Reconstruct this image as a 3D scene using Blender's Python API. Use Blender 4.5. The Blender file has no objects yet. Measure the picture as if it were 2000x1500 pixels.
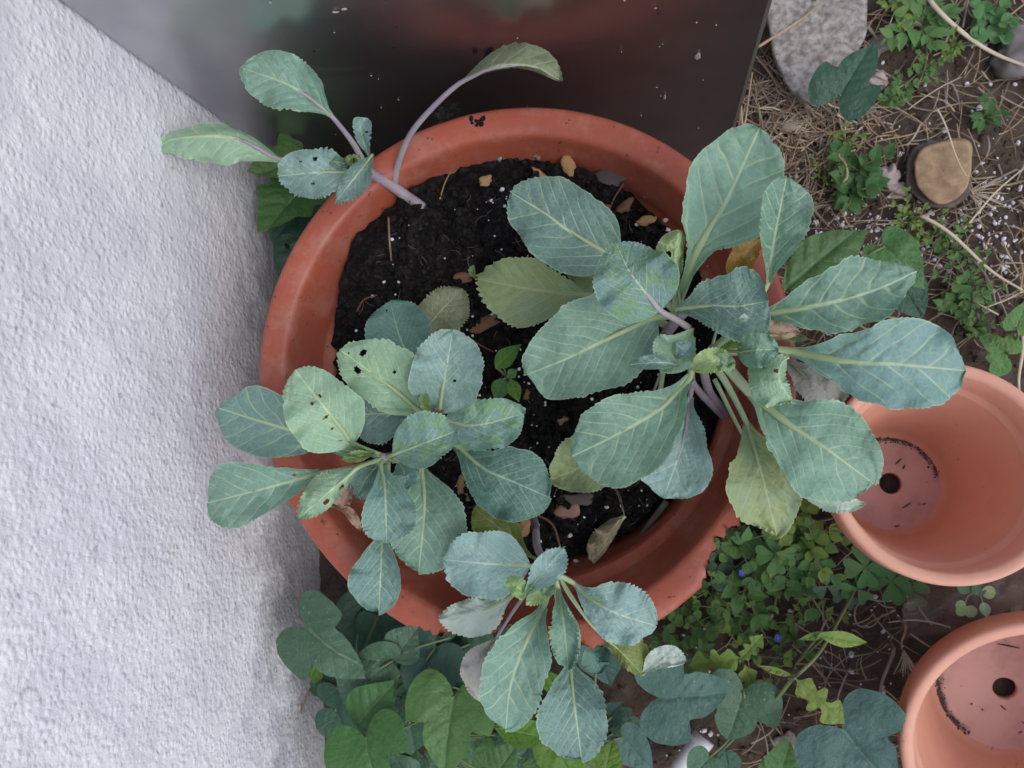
import bpy, math, random
import numpy as np
from mathutils import Vector, Matrix

random.seed(7)
RNG = np.random.default_rng(7)
S = bpy.context.scene
COL = S.collection

# ------------------------------------------------------------------ camera
H = 1.0                      # camera height above the ground
FPX = 1500.0                 # focal length in pixels of the 2000 px wide photograph
NADIR = (1262.0, 850.0)      # where the vertical vanishes in the photograph
_F = Vector((-(NADIR[0] - 1000), NADIR[1] - 750, -FPX)).normalized()
_Y = Vector((0.0, 1.0, 0.0))
_R = _F.cross(_Y).normalized()
_U = _R.cross(_F).normalized()
CAM = Vector((0.0, 0.0, H))
cam_d = bpy.data.cameras.new('camera')
cam_o = bpy.data.objects.new('camera', cam_d)
COL.objects.link(cam_o)
M3 = Matrix((_R, _U, -_F)).transposed()
cam_o.matrix_world = Matrix.Translation(CAM) @ M3.to_4x4()
cam_d.sensor_width = 36.0
cam_d.lens = FPX / 2000.0 * 36.0
cam_d.clip_start = 0.02
cam_d.clip_end = 400.0
cam_d.dof.use_dof = True
cam_d.dof.focus_distance = 0.62
cam_d.dof.aperture_fstop = 11.0
S.camera = cam_o

def P(px, py, z):
    """the point of the place at height z that is seen at this pixel of the photograph"""
    d = _R * (px - 1000.0) + _U * (750.0 - py) + _F * FPX
    k = (z - H) / d.z
    return Vector((d.x * k, d.y * k, z))

_Rn, _Un, _Fn = np.array(_R), np.array(_U), np.array(_F)
def PN(px, py, z):
    d = np.outer(px - 1000.0, _Rn) + np.outer(750.0 - py, _Un) + _Fn * FPX
    k = (z - H) / d[:, 2]
    return np.stack([d[:, 0] * k, d[:, 1] * k, z], 1)

# ------------------------------------------------------------------ sky, sun, exposure
SUN_EL, SUN_AZ = math.radians(54), math.radians(118)     # azimuth: direction the light comes from
w = bpy.data.worlds.new('World'); S.world = w; w.use_nodes = True
nt = w.node_tree
for n in list(nt.nodes): nt.nodes.remove(n)
sky = nt.nodes.new('ShaderNodeTexSky'); sky.sky_type = 'NISHITA'; sky.sun_disc = False
sky.sun_elevation = SUN_EL; sky.sun_rotation = SUN_AZ
sky.air_density = 1.0; sky.dust_density = 1.5; sky.ozone_density = 1.0
hs = nt.nodes.new('ShaderNodeHueSaturation'); hs.inputs['Saturation'].default_value = 0.62
bg = nt.nodes.new('ShaderNodeBackground'); bg.inputs['Strength'].default_value = 0.15
wo = nt.nodes.new('ShaderNodeOutputWorld')
nt.links.new(sky.outputs[0], hs.inputs['Color']); nt.links.new(hs.outputs[0], bg.inputs[0])
nt.links.new(bg.outputs[0], wo.inputs[0])
sd = bpy.data.lights.new('sun', 'SUN'); sd.energy = 0.75; sd.angle = math.radians(40); sd.color = (1.0, 0.97, 0.93)
so = bpy.data.objects.new('sun', sd); COL.objects.link(so)
_sdir = Vector((math.sin(SUN_AZ) * math.cos(SUN_EL), math.cos(SUN_AZ) * math.cos(SUN_EL), math.sin(SUN_EL)))
so.rotation_euler = (-_sdir).to_track_quat('-Z', 'Y').to_euler()
so.location = (0, 0, 4)
S.view_settings.view_transform = 'Standard'; S.view_settings.look = 'None'
S.view_settings.exposure = 0.58; S.view_settings.gamma = 1.0
S.view_settings.use_curve_mapping = False
S.render.engine = 'CYCLES'
S.cycles.max_bounces = 6; S.cycles.diffuse_bounces = 3; S.cycles.glossy_bounces = 3; S.cycles.transmission_bounces = 4; S.cycles.transparent_max_bounces = 6

# ------------------------------------------------------------------ helpers
def srgb(r, g, b):
    f = lambda c: (c / 255 / 12.92) if c / 255 <= .04045 else ((c / 255 + .055) / 1.055) ** 2.4
    return (f(r), f(g), f(b), 1.0)

def wloc(o):
    v = Vector((0, 0, 0))
    while o is not None:
        v += o.location; o = o.parent
    return v

def tag(o, label=None, cat=None, group=None, kind=None):
    if label: o['label'] = label
    if cat: o['category'] = cat
    if group: o['group'] = group
    if kind: o['kind'] = kind
    return o

def empty(name, loc, label=None, cat=None, group=None):
    o = bpy.data.objects.new(name, None); COL.objects.link(o)
    o.location = loc; o.empty_display_size = 0.02
    return tag(o, label, cat, group)

def mesh_obj(name, verts, faces, mat, parent=None, smooth=True, uv=None, edge=None, center=True, uv2=None):
    """verts in place coordinates; one mesh object, under parent if given"""
    verts = np.asarray(verts, dtype=float)
    off = np.array(wloc(parent)) if parent else np.zeros(3)
    loc = np.zeros(3)
    if parent is None and center:
        loc = np.array([(verts[:, 0].min() + verts[:, 0].max()) / 2, (verts[:, 1].min() + verts[:, 1].max()) / 2, verts[:, 2].min()])
    me = bpy.data.meshes.new(name)
    me.from_pydata((verts - off - loc).tolist(), [], faces if isinstance(faces, list) else faces.tolist())
    if smooth: me.polygons.foreach_set('use_smooth', [True] * len(me.polygons))
    if uv is not None:
        l = me.uv_layers.new(name='leaf')
        idx = np.empty(len(me.loops), dtype=np.int32); me.loops.foreach_get('vertex_index', idx)
        l.data.foreach_set('uv', np.asarray(uv)[idx].astype(np.float32).ravel())
        if uv2 is not None: me.uv_layers.new(name='vein').data.foreach_set('uv', np.asarray(uv2)[idx].astype(np.float32).ravel())
    if edge is not None:
        a = me.attributes.new('rim', 'FLOAT', 'POINT'); a.data.foreach_set('value', np.asarray(edge, dtype=np.float32))
    me.materials.append(mat); me.update()
    o = bpy.data.objects.new(name, me); COL.objects.link(o)
    if parent: o.parent = parent
    else: o.location = loc
    return o

def grid_faces(nu, nv, wrap=False):
    u = np.arange(nu - 1); v = np.arange(nv if wrap else nv - 1)
    U, V = np.meshgrid(u, v, indexing='ij'); V2 = (V + 1) % nv
    return np.stack([U * nv + V, (U + 1) * nv + V, (U + 1) * nv + V2, U * nv + V2], -1).reshape(-1, 4)

def hash2(ix, iy, s=0):
    n = (ix * 374761393 + iy * 668265263 + s * 1442695041) & 0x7fffffff
    n = ((n ^ (n >> 13)) * 1274126177) & 0x7fffffff
    return ((n ^ (n >> 16)) & 0xffff) / 65535.0

def vnoise(x, y, s=0):
    x = np.asarray(x, float); y = np.asarray(y, float)
    ix = np.floor(x).astype(np.int64); iy = np.floor(y).astype(np.int64)
    fx = x - ix; fy = y - iy; fx = fx * fx * (3 - 2 * fx); fy = fy * fy * (3 - 2 * fy)
    return (hash2(ix, iy, s) * (1 - fx) + hash2(ix + 1, iy, s) * fx) * (1 - fy) + (hash2(ix, iy + 1, s) * (1 - fx) + hash2(ix + 1, iy + 1, s) * fx) * fy

def fbm(x, y, o=4, s=0):
    t = 0; a = .5
    for i in range(o):
        t = t + a * (vnoise(x, y, s + i) - .5); x = x * 2.03 + 7.1; y = y * 2.03 + 3.7; a *= .5
    return t

def smooth_path(pts, n):
    """Catmull-Rom through pts (any dimension), n samples evenly by chord length"""
    p = np.asarray(pts, float)
    if len(p) == 2: p = np.stack([p[0], (p[0] + p[1]) / 2, p[1]])
    q = np.vstack([2 * p[0] - p[1], p, 2 * p[-1] - p[-2]])
    out = []
    for i in range(1, len(q) - 2):
        for t in np.linspace(0, 1, 16, endpoint=False):
            a, b, c, d = q[i - 1], q[i], q[i + 1], q[i + 2]
            out.append(.5 * ((2 * b) + (c - a) * t + (2 * a - 5 * b + 4 * c - d) * t * t + (3 * b - a - 3 * c + d) * t ** 3))
    out.append(q[-2]); out = np.array(out)
    L = np.concatenate([[0], np.cumsum(np.linalg.norm(np.diff(out, axis=0), axis=1))]); L /= L[-1]
    tt = np.linspace(0, 1, n)
    return np.stack([np.interp(tt, L, out[:, k]) for k in range(out.shape[1])], 1)

def tube_geo(path, radii, nv=8, flat=1.0):
    p = np.asarray(path, float); n = len(p)
    r = np.interp(np.linspace(0, 1, n), np.linspace(0, 1, len(radii)), radii)
    T = np.gradient(p, axis=0); T /= np.linalg.norm(T, axis=1)[:, None] + 1e-9
    up = np.array([0, 0, 1.0]); V = []
    for i in range(n):
        ref = up if abs(T[i, 2]) < .95 else np.array([1.0, 0, 0])
        a = np.cross(T[i], ref); a /= np.linalg.norm(a); b = np.cross(a, T[i])
        for k in range(nv):
            an = 2 * math.pi * k / nv
            V.append(p[i] + r[i] * (math.cos(an) * a + flat * math.sin(an) * b))
    F = [tuple(f) for f in grid_faces(n, nv, True)]
    F.append(tuple(range(nv))); F.append(tuple(range((n - 1) * nv, n * nv))[::-1])
    return np.array(V), F

class Bag:
    """collects pieces of one uncountable mass into one mesh"""
    def __init__(s): s.v = []; s.f = []; s.n = 0
    def add(s, v, f):
        s.v.append(np.asarray(v)); s.f += [tuple(int(i) + s.n for i in q) for q in f]; s.n += len(v)
    def build(s, name, mat, parent=None, smooth=False): return mesh_obj(name, np.vstack(s.v), s.f, mat, parent, smooth)

def ico(sub=1):
    t = (1 + 5 ** .5) / 2
    v = [(-1, t, 0), (1, t, 0), (-1, -t, 0), (1, -t, 0), (0, -1, t), (0, 1, t), (0, -1, -t), (0, 1, -t), (t, 0, -1), (t, 0, 1), (-t, 0, -1), (-t, 0, 1)]
    f = [(0, 11, 5), (0, 5, 1), (0, 1, 7), (0, 7, 10), (0, 10, 11), (1, 5, 9), (5, 11, 4), (11, 10, 2), (10, 7, 6), (7, 1, 8), (3, 9, 4), (3, 4, 2), (3, 2, 6), (3, 6, 8), (3, 8, 9), (4, 9, 5), (2, 4, 11), (6, 2, 10), (8, 6, 7), (9, 8, 1)]
    v = [np.array(a) / np.linalg.norm(a) for a in v]
    for _ in range(sub):
        c = {}; nf = []
        def mid(a, b):
            k = (min(a, b), max(a, b))
            if k not in c:
                m = v[a] + v[b]; v.append(m / np.linalg.norm(m)); c[k] = len(v) - 1
            return c[k]
        for a, b, d in f:
            e, g, h = mid(a, b), mid(b, d), mid(d, a)
            nf += [(a, e, h), (b, g, e), (d, h, g), (e, g, h)]
        f = nf
    return np.array(v), f
ICO0, ICO1, ICO2, ICO3 = ico(0), ico(1), ico(2), ico(3)

def lump(size, base=ICO1, rough=.35, seed=0):
    v, f = base
    r = 1 + rough * 2 * (vnoise(v[:, 0] * 1.7 + seed * 3.1 + 20, v[:, 1] * 1.7 + v[:, 2] * 1.3 + seed, seed % 97) - .5)
    return v * r[:, None] * np.asarray(size), f

def rotz(v, a):
    c, s = math.cos(a), math.sin(a)
    return np.stack([v[:, 0] * c - v[:, 1] * s, v[:, 0] * s + v[:, 1] * c, v[:, 2]], 1)

# ------------------------------------------------------------------ materials
def new_mat(name):
    m = bpy.data.materials.new(name); m.use_nodes = True
    t = m.node_tree
    for n in list(t.nodes): t.nodes.remove(n)
    out = t.nodes.new('ShaderNodeOutputMaterial')
    return m, t, out

class NB:
    """small node builder"""
    def __init__(s, t): s.t = t
    def node(s, ty, **kw):
        n = s.t.nodes.new(ty)
        for k, v in kw.items(): setattr(n, k, v)
        return n
    def put(s, sock, v):
        if isinstance(v, bpy.types.NodeSocket): s.t.links.new(v, sock)
        else: sock.default_value = v
    def math(s, op, a, b=0.0, c=0.0, clamp=False):
        n = s.node('ShaderNodeMath', operation=op, use_clamp=clamp)
        for i, v in enumerate((a, b, c)): s.put(n.inputs[i], v)
        return n.outputs[0]
    def mix(s, f, a, b):
        n = s.node('ShaderNodeMix', data_type='RGBA')
        s.put(n.inputs[0], f); s.put(n.inputs[6], a); s.put(n.inputs[7], b)
        return n.outputs[2]
    def ramp(s, v, lo, hi, a=0.0, b=1.0, sm=True):
        n = s.node('ShaderNodeMapRange', interpolation_type='SMOOTHSTEP' if sm else 'LINEAR')
        for i, x in enumerate((v, lo, hi, a, b)): s.put(n.inputs[i], x)
        return n.outputs[0]
    def noise(s, vec, scale, detail=3.0, rough=.55):
        n = s.node('ShaderNodeTexNoise'); n.inputs['Scale'].default_value = scale
        n.inputs['Detail'].default_value = detail; n.inputs['Roughness'].default_value = rough
        if vec is not None: s.t.links.new(vec, n.inputs['Vector'])
        return n.outputs['Fac']
    def voro(s, vec, scale, feature='F1'):
        n = s.node('ShaderNodeTexVoronoi', feature=feature); n.inputs['Scale'].default_value = scale
        s.t.links.new(vec, n.inputs['Vector'])
        return n.outputs['Distance']
    def bump(s, h, strength, dist, normal=None):
        n = s.node('ShaderNodeBump'); n.inputs['Strength'].default_value = strength; n.inputs['Distance'].default_value = dist
        s.t.links.new(h, n.inputs['Height'])
        if normal is not None: s.t.links.new(normal, n.inputs['Normal'])
        return n.outputs[0]

def simple_mat(name, c1, c2, scale=40, rough=.8, bump=.3, bscale=120, bdist=.001, spec=.3, transl=0.0, detail=4, metallic=0):
    m, t, out = new_mat(name); b = NB(t)
    co = b.node('ShaderNodeTexCoord').outputs['Object']
    f = b.ramp(b.noise(co, scale, detail), .32, .68)
    p = b.node('ShaderNodeBsdfPrincipled')
    b.put(p.inputs['Base Color'], b.mix(f, c1, c2)); p.inputs['Roughness'].default_value = rough
    p.inputs['Specular IOR Level'].default_value = spec; p.inputs['Metallic'].default_value = metallic
    if bump: b.put(p.inputs['Normal'], b.bump(b.noise(co, bscale, 3), bump, bdist))
    sh = p.outputs[0]
    if transl:
        tr = b.node('ShaderNodeBsdfTranslucent'); b.put(tr.inputs[0], b.mix(f, c1, c2))
        mx = b.node('ShaderNodeMixShader'); mx.inputs[0].default_value = transl
        t.links.new(sh, mx.inputs[1]); t.links.new(tr.outputs[0], mx.inputs[2]); sh = mx.outputs[0]
    t.links.new(sh, out.inputs[0])
    return m

_leafmats = {}
def leaf_mat(key, base, alt, vein, mottle=.5, transl=.22, rough=.5, period=.135, vstr=1.0, slope=1.3, spots=0.0, vw=1.0):
    """blade with midrib and curved side veins in leaf coordinates (u along the blade, v across)"""
    if key in _leafmats: return _leafmats[key]
    m, t, out = new_mat('leaf_' + key); b = NB(t)
    uvn = b.node('ShaderNodeUVMap', uv_map='leaf').outputs[0]
    oi = b.node('ShaderNodeObjectInfo').outputs['Random']
    sx = b.node('ShaderNodeSeparateXYZ'); t.links.new(uvn, sx.inputs[0])
    u, v = sx.outputs[0], sx.outputs[1]
    off = b.node('ShaderNodeCombineXYZ'); b.put(off.inputs[0], b.math('MULTIPLY', oi, 37.0)); b.put(off.inputs[1], b.math('MULTIPLY', oi, 91.0))
    va = b.node('ShaderNodeVectorMath', operation='ADD'); t.links.new(uvn, va.inputs[0]); t.links.new(off.outputs[0], va.inputs[1])
    q0 = va.outputs[0]
    n2 = b.noise(q0, 7.0, 1.0)
    y = b.math('ABSOLUTE', v)
    vn = b.node('ShaderNodeUVMap', uv_map='vein').outputs[0]; sv_ = b.node('ShaderNodeSeparateXYZ'); t.links.new(vn, sv_.inputs[0])
    side = b.math('GREATER_THAN', v, 0.0)
    d = b.math('MULTIPLY', b.math('ABSOLUTE', b.math('SUBTRACT', b.math('FRACT', b.math('ADD', sv_.outputs[0], b.math('MULTIPLY', side, .43))), .5)), period)
    wd = b.math('MULTIPLY', b.ramp(y, 0.0, .34, .0115, .0036, False), vw)
    lat = b.math('SUBTRACT', 1.0, b.ramp(b.math('DIVIDE', d, wd), .25, 1.25))
    lat = b.math('MULTIPLY', lat, sv_.outputs[1])
    lat = b.math('MULTIPLY', lat, b.ramp(n2, .30, .62, .30, 1.0))
    mw = b.ramp(u, 0.0, 1.0, .023, .0040, False)
    mid = b.math('SUBTRACT', 1.0, b.ramp(b.math('DIVIDE', y, mw), .35, 1.2))
    vd = b.node('ShaderNodeTexVoronoi', feature='DISTANCE_TO_EDGE'); vd.inputs['Scale'].default_value = 17.0
    wv = b.node('ShaderNodeVectorMath', operation='MULTIPLY_ADD'); t.links.new(q0, wv.inputs[0]); wv.inputs[1].default_value = (1, 1, 1)
    nn = b.node('ShaderNodeTexNoise'); nn.inputs['Scale'].default_value = 14; nn.inputs['Detail'].default_value = 0; t.links.new(q0, nn.inputs['Vector'])
    vs = b.node('ShaderNodeVectorMath', operation='SCALE'); t.links.new(nn.outputs['Color'], vs.inputs[0]); vs.inputs['Scale'].default_value = .06
    t.links.new(vs.outputs[0], wv.inputs[2]); t.links.new(wv.outputs[0], vd.inputs['Vector'])
    net = b.math('SUBTRACT', 1.0, b.ramp(vd.outputs['Distance'], 0.0, .10))
    vein_f = b.math('MULTIPLY', b.math('MAXIMUM', b.math('MAXIMUM', b.math('MULTIPLY', lat, .80), mid), b.math('MULTIPLY', net, .22)), vstr, clamp=True)
    mot = b.math('MULTIPLY', b.ramp(b.noise(q0, 3.2, 2.0, .62), .40, .68), mottle)
    col = b.mix(mot, base, alt)
    # fine blotches and small wear marks of the wax bloom
    fine = b.noise(q0, 30.0, 2.0, .7)
    hv = b.node('ShaderNodeHueSaturation'); b.put(hv.inputs['Value'], b.math('ADD', .86, b.math('MULTIPLY', oi, .30))); b.put(hv.inputs['Hue'], b.math('ADD', .485, b.math('MULTIPLY', b.math('FRACT', b.math('MULTIPLY', oi, 7.3)), .03))); b.put(hv.inputs['Color'], col); col = hv.outputs[0]
    dk = b.node('ShaderNodeMix', data_type='RGBA', blend_type='MULTIPLY'); b.put(dk.inputs[0], b.ramp(fine, .56, .70, 0.0, .30)); b.put(dk.inputs[6], col); dk.inputs[7].default_value = (.62, .78, .62, 1)
    col = dk.outputs[2]
    if spots:
        sp = b.math('MULTIPLY', b.ramp(b.noise(q0, 22.0, 2.0), .66, .72), spots)
        col = b.mix(sp, col, (.55, .62, .55, 1))
    col = b.mix(vein_f, col, vein)
    rim = b.node('ShaderNodeAttribute', attribute_name='rim').outputs['Fac']
    col = b.mix(b.math('MULTIPLY', b.ramp(rim, .955, .995), .55), col, vein)
    nr = b.bump(b.noise(q0, 15, 2), .6, .0030)
    p = b.node('ShaderNodeBsdfPrincipled'); b.put(p.inputs['Base Color'], col)
    b.put(p.inputs['Roughness'], b.ramp(fine, .3, .7, rough - .06, rough + .1)); p.inputs['Specular IOR Level'].default_value = .35
    b.put(p.inputs['Normal'], nr)
    tr = b.node('ShaderNodeBsdfTranslucent'); hsn = b.node('ShaderNodeHueSaturation'); hsn.inputs['Saturation'].default_value = 1.5
    b.put(hsn.inputs['Color'], col); t.links.new(hsn.outputs[0], tr.inputs[0])
    mx = b.node('ShaderNodeMixShader'); mx.inputs[0].default_value = transl
    t.links.new(p.outputs[0], mx.inputs[1]); t.links.new(tr.outputs[0], mx.inputs[2]); t.links.new(mx.outputs[0], out.inputs[0])
    _leafmats[key] = m
    return m

VE = (0.437, 0.555, 0.366, 1)
TINT = dict(
    blue=leaf_mat('blue_green', (0.178, 0.300, 0.272, 1), (0.190, 0.325, 0.262, 1), VE),
    sky=leaf_mat('pale_blue_green', (0.250, 0.380, 0.362, 1), (0.240, 0.380, 0.318, 1), (0.496, 0.614, 0.472, 1)),
    deep=leaf_mat('deep_blue_green', (0.115, 0.225, 0.195, 1), (0.135, 0.255, 0.200, 1), (0.307, 0.437, 0.319, 1)),
    green=leaf_mat('grey_green', (0.195, 0.330, 0.258, 1), (0.205, 0.350, 0.262, 1), VE),
    light=leaf_mat('light_green', (0.285, 0.440, 0.315, 1), (0.300, 0.455, 0.265, 1), (0.531, 0.649, 0.389, 1)),
    pale=leaf_mat('pale_yellow_green', (0.283, 0.372, 0.177, 1), (0.242, 0.354, 0.218, 1), (0.496, 0.555, 0.330, 1), mottle=.8, vstr=.6),
    mott=leaf_mat('mottled_blue_green', (0.190, 0.315, 0.300, 1), (0.180, 0.325, 0.180, 1), (0.425, 0.543, 0.401, 1), mottle=1.0),
    young=leaf_mat('young_yellow_green', (0.354, 0.496, 0.236, 1), (0.389, 0.507, 0.177, 1), (0.590, 0.684, 0.401, 1)),
    olive=leaf_mat('olive_green', (0.177, 0.212, 0.071, 1), (0.218, 0.254, 0.100, 1), (0.330, 0.366, 0.189, 1)),
    greyo=leaf_mat('grey_olive', (0.206, 0.242, 0.147, 1), (0.236, 0.266, 0.165, 1), (0.401, 0.437, 0.295, 1)),
    yellow=leaf_mat('old_yellow', (0.389, 0.260, 0.071, 1), (0.342, 0.271, 0.094, 1), (0.472, 0.389, 0.177, 1), vstr=.4),
    ylime=leaf_mat('yellowing_green', (0.212, 0.260, 0.065, 1), (0.171, 0.236, 0.083, 1), (0.319, 0.378, 0.177, 1)),
    dry=leaf_mat('dry_pink_beige', (0.519, 0.354, 0.283, 1), (0.413, 0.295, 0.224, 1), (0.472, 0.354, 0.283, 1), vstr=.4, mottle=1.0, rough=.8),
    beige=leaf_mat('dry_beige', (0.330, 0.277, 0.177, 1), (0.277, 0.224, 0.142, 1), (0.389, 0.319, 0.295, 1), vstr=.5, rough=.8),
    grey=leaf_mat('grey_mauve', (0.389, 0.378, 0.342, 1), (0.342, 0.342, 0.283, 1), (0.472, 0.437, 0.425, 1), vstr=.5, spots=.5),
    white=leaf_mat('whitish_underside', (0.507, 0.602, 0.519, 1), (0.460, 0.555, 0.448, 1), (0.614, 0.673, 0.566, 1), vstr=.6),
    vine=leaf_mat('vine_green', (0.070, 0.165, 0.050, 1), (0.085, 0.190, 0.060, 1), (.13, .24, .10, 1), period=.2, vstr=.8, transl=.3, rough=.42, vw=.8),
    vinedk=leaf_mat('vine_dark', (0.040, 0.100, 0.062, 1), (0.052, 0.120, 0.072, 1), (.075, .15, .10, 1), period=.2, vstr=.8, rough=.45, vw=.8),
    vinebl=leaf_mat('vine_bluish', (0.068, 0.142, 0.120, 1), (0.080, 0.155, 0.118, 1), (.11, .18, .14, 1), period=.2, vstr=.8, rough=.5, spots=.22, vw=.8),
    vinesp=leaf_mat('vine_speckled', (0.080, 0.165, 0.098, 1), (0.100, 0.185, 0.118, 1), (.15, .24, .15, 1), period=.2, vstr=.8, rough=.5, spots=.45, vw=.8),
    lime=leaf_mat('vine_lime', (.110, .225, .030, 1), (.125, .240, .045, 1), (.2, .32, .10, 1), period=.2, vstr=.8, transl=.35, rough=.42, vw=.8),
    weed=leaf_mat('weed_green', (0.135, 0.260, 0.080, 1), (0.110, 0.225, 0.080, 1), (.17, .27, .10, 1), period=.25, vstr=.5, transl=.3),
    weedy=leaf_mat('weed_yellow_green', (0.220, 0.320, 0.070, 1), (0.180, 0.290, 0.075, 1), (.24, .32, .11, 1), period=.25, vstr=.5, transl=.3),
    clover=leaf_mat('clover_green', (0.120, 0.265, 0.095, 1), (0.100, 0.230, 0.100, 1), (.14, .25, .10, 1), period=.3, vstr=.35, transl=.3),
)

def stalk_mat(name, c0, c1):
    return simple_mat(name, c0, c1, scale=25, rough=.5, bump=.15, bscale=200, bdist=.0004, spec=.35)
ST_GREEN = stalk_mat('stalk_pale_green', (.30, .38, .20, 1), (.34, .42, .25, 1))
ST_PURPLE = stalk_mat('stalk_mauve', (.28, .22, .27, 1), (.34, .31, .31, 1))
ST_VINE = stalk_mat('stalk_vine', (.12, .17, .07, 1), (.15, .17, .08, 1))
ST_TAN = stalk_mat('stalk_tan', (.23, .16, .09, 1), (.29, .21, .13, 1))

# ------------------------------------------------------------------ leaves
PROF = dict(
    ob=[(0, .12), (.08, .18), (.2, .42), (.35, .74), (.5, .95), (.63, 1), (.76, .95), (.87, .76), (.95, .48), (.985, .25), (1, 0)],
    rd=[(0, .14), (.05, .42), (.15, .74), (.3, .95), (.45, 1.0), (.62, .98), (.77, .86), (.89, .63), (.96, .38), (.99, .18), (1, 0)],
    el=[(0, .12), (.1, .26), (.25, .58), (.4, .88), (.52, 1), (.66, .97), (.8, .78), (.9, .52), (.97, .25), (1, 0)],
    sp=[(0, .10), (.15, .13), (.28, .3), (.42, .65), (.56, .93), (.68, 1), (.8, .92), (.9, .68), (.96, .42), (.99, .2), (1, 0)],
    fan=[(0, .12), (.1, .22), (.3, .52), (.5, .78), (.7, .97), (.82, 1.), (.92, .84), (.97, .6), (.99, .35), (1, 0)],
)
_lc = [0]
def blade(parent, pts, wl, wr, z, prof='ob', tint='blue', cup=.016, wave=.007, teeth=22, tooth=.022, holes=(), curl=0.0, petiole=None,
          pm=None, pr=(.0036, .0026), curl_side=0, name='leaf', rib=True):
    """pts: midrib seen in the photograph, blade base to tip; wl, wr: half widths; z: heights along the midrib in metres"""
    _lc[0] += 1; sd = _lc[0]
    nu, nv = (120, 27) if max(wl, wr) > 26 else (60, 17)
    uu = 1 - (1 - np.linspace(0, 1, nu)) ** 1.35
    fine = smooth_path(pts, 200)
    tt = np.linspace(0, 1, 200)
    mx = np.interp(uu, tt, fine[:, 0]); my = np.interp(uu, tt, fine[:, 1])
    dx = np.gradient(mx, uu); dy = np.gradient(my, uu)
    ln = np.hypot(dx, dy); nx, ny = dy / ln, -dx / ln
    Lpx = np.sum(np.hypot(np.diff(fine[:, 0]), np.diff(fine[:, 1])))
    zz = np.atleast_1d(np.array(z, float))
    if len(zz) == 2: zz = np.array([zz[0], (zz[0] + zz[1]) / 2 + .010, zz[1]])
    zmid = np.interp(uu, np.linspace(0, 1, len(zz)), zz)
    zs = smooth_path(np.stack([np.linspace(0, 1, len(zz)), zz], 1), 60); zmid = np.interp(uu, zs[:, 0], zs[:, 1])
    pr_ = np.array(PROF[prof]); ps = smooth_path(pr_, 160); wprof = np.clip(np.interp(uu, ps[:, 0], ps[:, 1]), 0, 1.02)
    wprof[-1] = 0.0
    rs = random.Random(sd * 13 + 5); wprof = np.interp(uu ** rs.uniform(.88, 1.14), uu, wprof) ** rs.uniform(.92, 1.18); wprof[-1] = 0.0
    s = np.linspace(-1, 1, nv)
    U, Sg = np.meshgrid(uu, s, indexing='ij')
    hw = np.where(Sg < 0, wl, wr) * wprof[:, None]      # s<0 : left of the direction of growth
    a = np.abs(Sg)
    mpp = (H - zmid.mean()) / FPX
    px = mx[:, None] + nx[:, None] * (-Sg) * hw * 1.0
    py = my[:, None] + ny[:, None] * (-Sg) * hw * 1.0
    # irregular outline and scalloped teeth, laid out by length along each margin
    cpx, cpy = np.interp(.55, uu, mx), np.interp(.55, uu, my)
    for side in (0, nv - 1):
        ex, ey = px[:, side], py[:, side]
        arc = np.concatenate([[0], np.cumsum(np.hypot(np.diff(ex), np.diff(ey)))])
        sp_ = np.clip(Lpx / 16.0, 7.0, 13.0) * (22.0 / teeth) ** .5
        ph = arc / sp_ + 2.2 * vnoise(arc / 30 + sd * 3.3, arc * 0 + side, 3)
        sw = ph % 1.0; sw = np.where(sw < .7, sw / .7, (1 - sw) / .3) - .45
        am = min(tooth / .022, 1.9) * 3.4 * (.15 + 1.7 * vnoise(arc / 17 + sd * 1.9, arc * 0 + side + 5, 5) ** 1.6) * min(1.0, max(wl, wr) / 45 + .2)
        big = 14.0 * min(1.0, max(wl, wr) / 70) * (vnoise(arc / 55 + sd * 2.1, arc * 0 + side + 9, 6) - .5) + 7.0 * min(1.0, max(wl, wr) / 70) * (vnoise(arc / 21 + sd, arc * 0 + side + 3, 7) - .5)
        dsp = (sw * am + big) * np.clip((uu - .10) * 5, 0, 1)
        rx, ry = ex - cpx, ey - cpy; rn = np.hypot(rx, ry) + 1e-6
        sel = (s < 0) if side == 0 else (s > 0)
        wgt = np.abs(s[sel]) ** 4
        px[:, sel] += (dsp * rx / rn)[:, None] * wgt; py[:, sel] += (dsp * ry / rn)[:, None] * wgt
    wn = np.sin(U * 17 + sd + np.sign(Sg) * 1.3) * .5 + 2 * (vnoise(U * 8 + sd * 2.3, np.sign(Sg) * 4 + 8, 4) - .5)
    zc = zmid[:, None] + cup * a ** 1.7 * np.sin(math.pi * np.clip(U, 0, 1) ** .8) + wave * wn * a ** 2 * np.clip(U * 2, 0, 1)
    zc = zc + .0035 * fbm(U * 5 + sd * 3.1, Sg * 2.5 + sd, 3, 11) * 2
    yv = a * np.where(Sg < 0, wl, wr) * wprof[:, None] / Lpx
    vper = .135 * rs.uniform(.85, 1.2)
    vq = U + .17 * fbm(U * 3.0 + sd * 5.3, Sg * 1.4 + sd * 2.1, 2, 17) * np.clip(a * 3 + .3, 0, 1) - (1.45 - .5 * U) * yv - 1.1 * yv ** 2
    vph = vq / vper + rs.random()
    vfade = np.clip((vq + .32) / .15, 0, 1) * np.clip((.92 - vq) / .18, 0, 1)
    fr = (vph + np.where(Sg > 0, .43, 0)) % 1.0
    size_m = Lpx * mpp
    zc = zc - .010 * size_m * np.exp(-((fr - .5) / .16) ** 2) * vfade * np.clip(a * 4, 0, 1) * np.clip((1.05 - a) * 3, 0, 1) - .016 * size_m * np.exp(-(a / .09) ** 2) * (1 - U)
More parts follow.
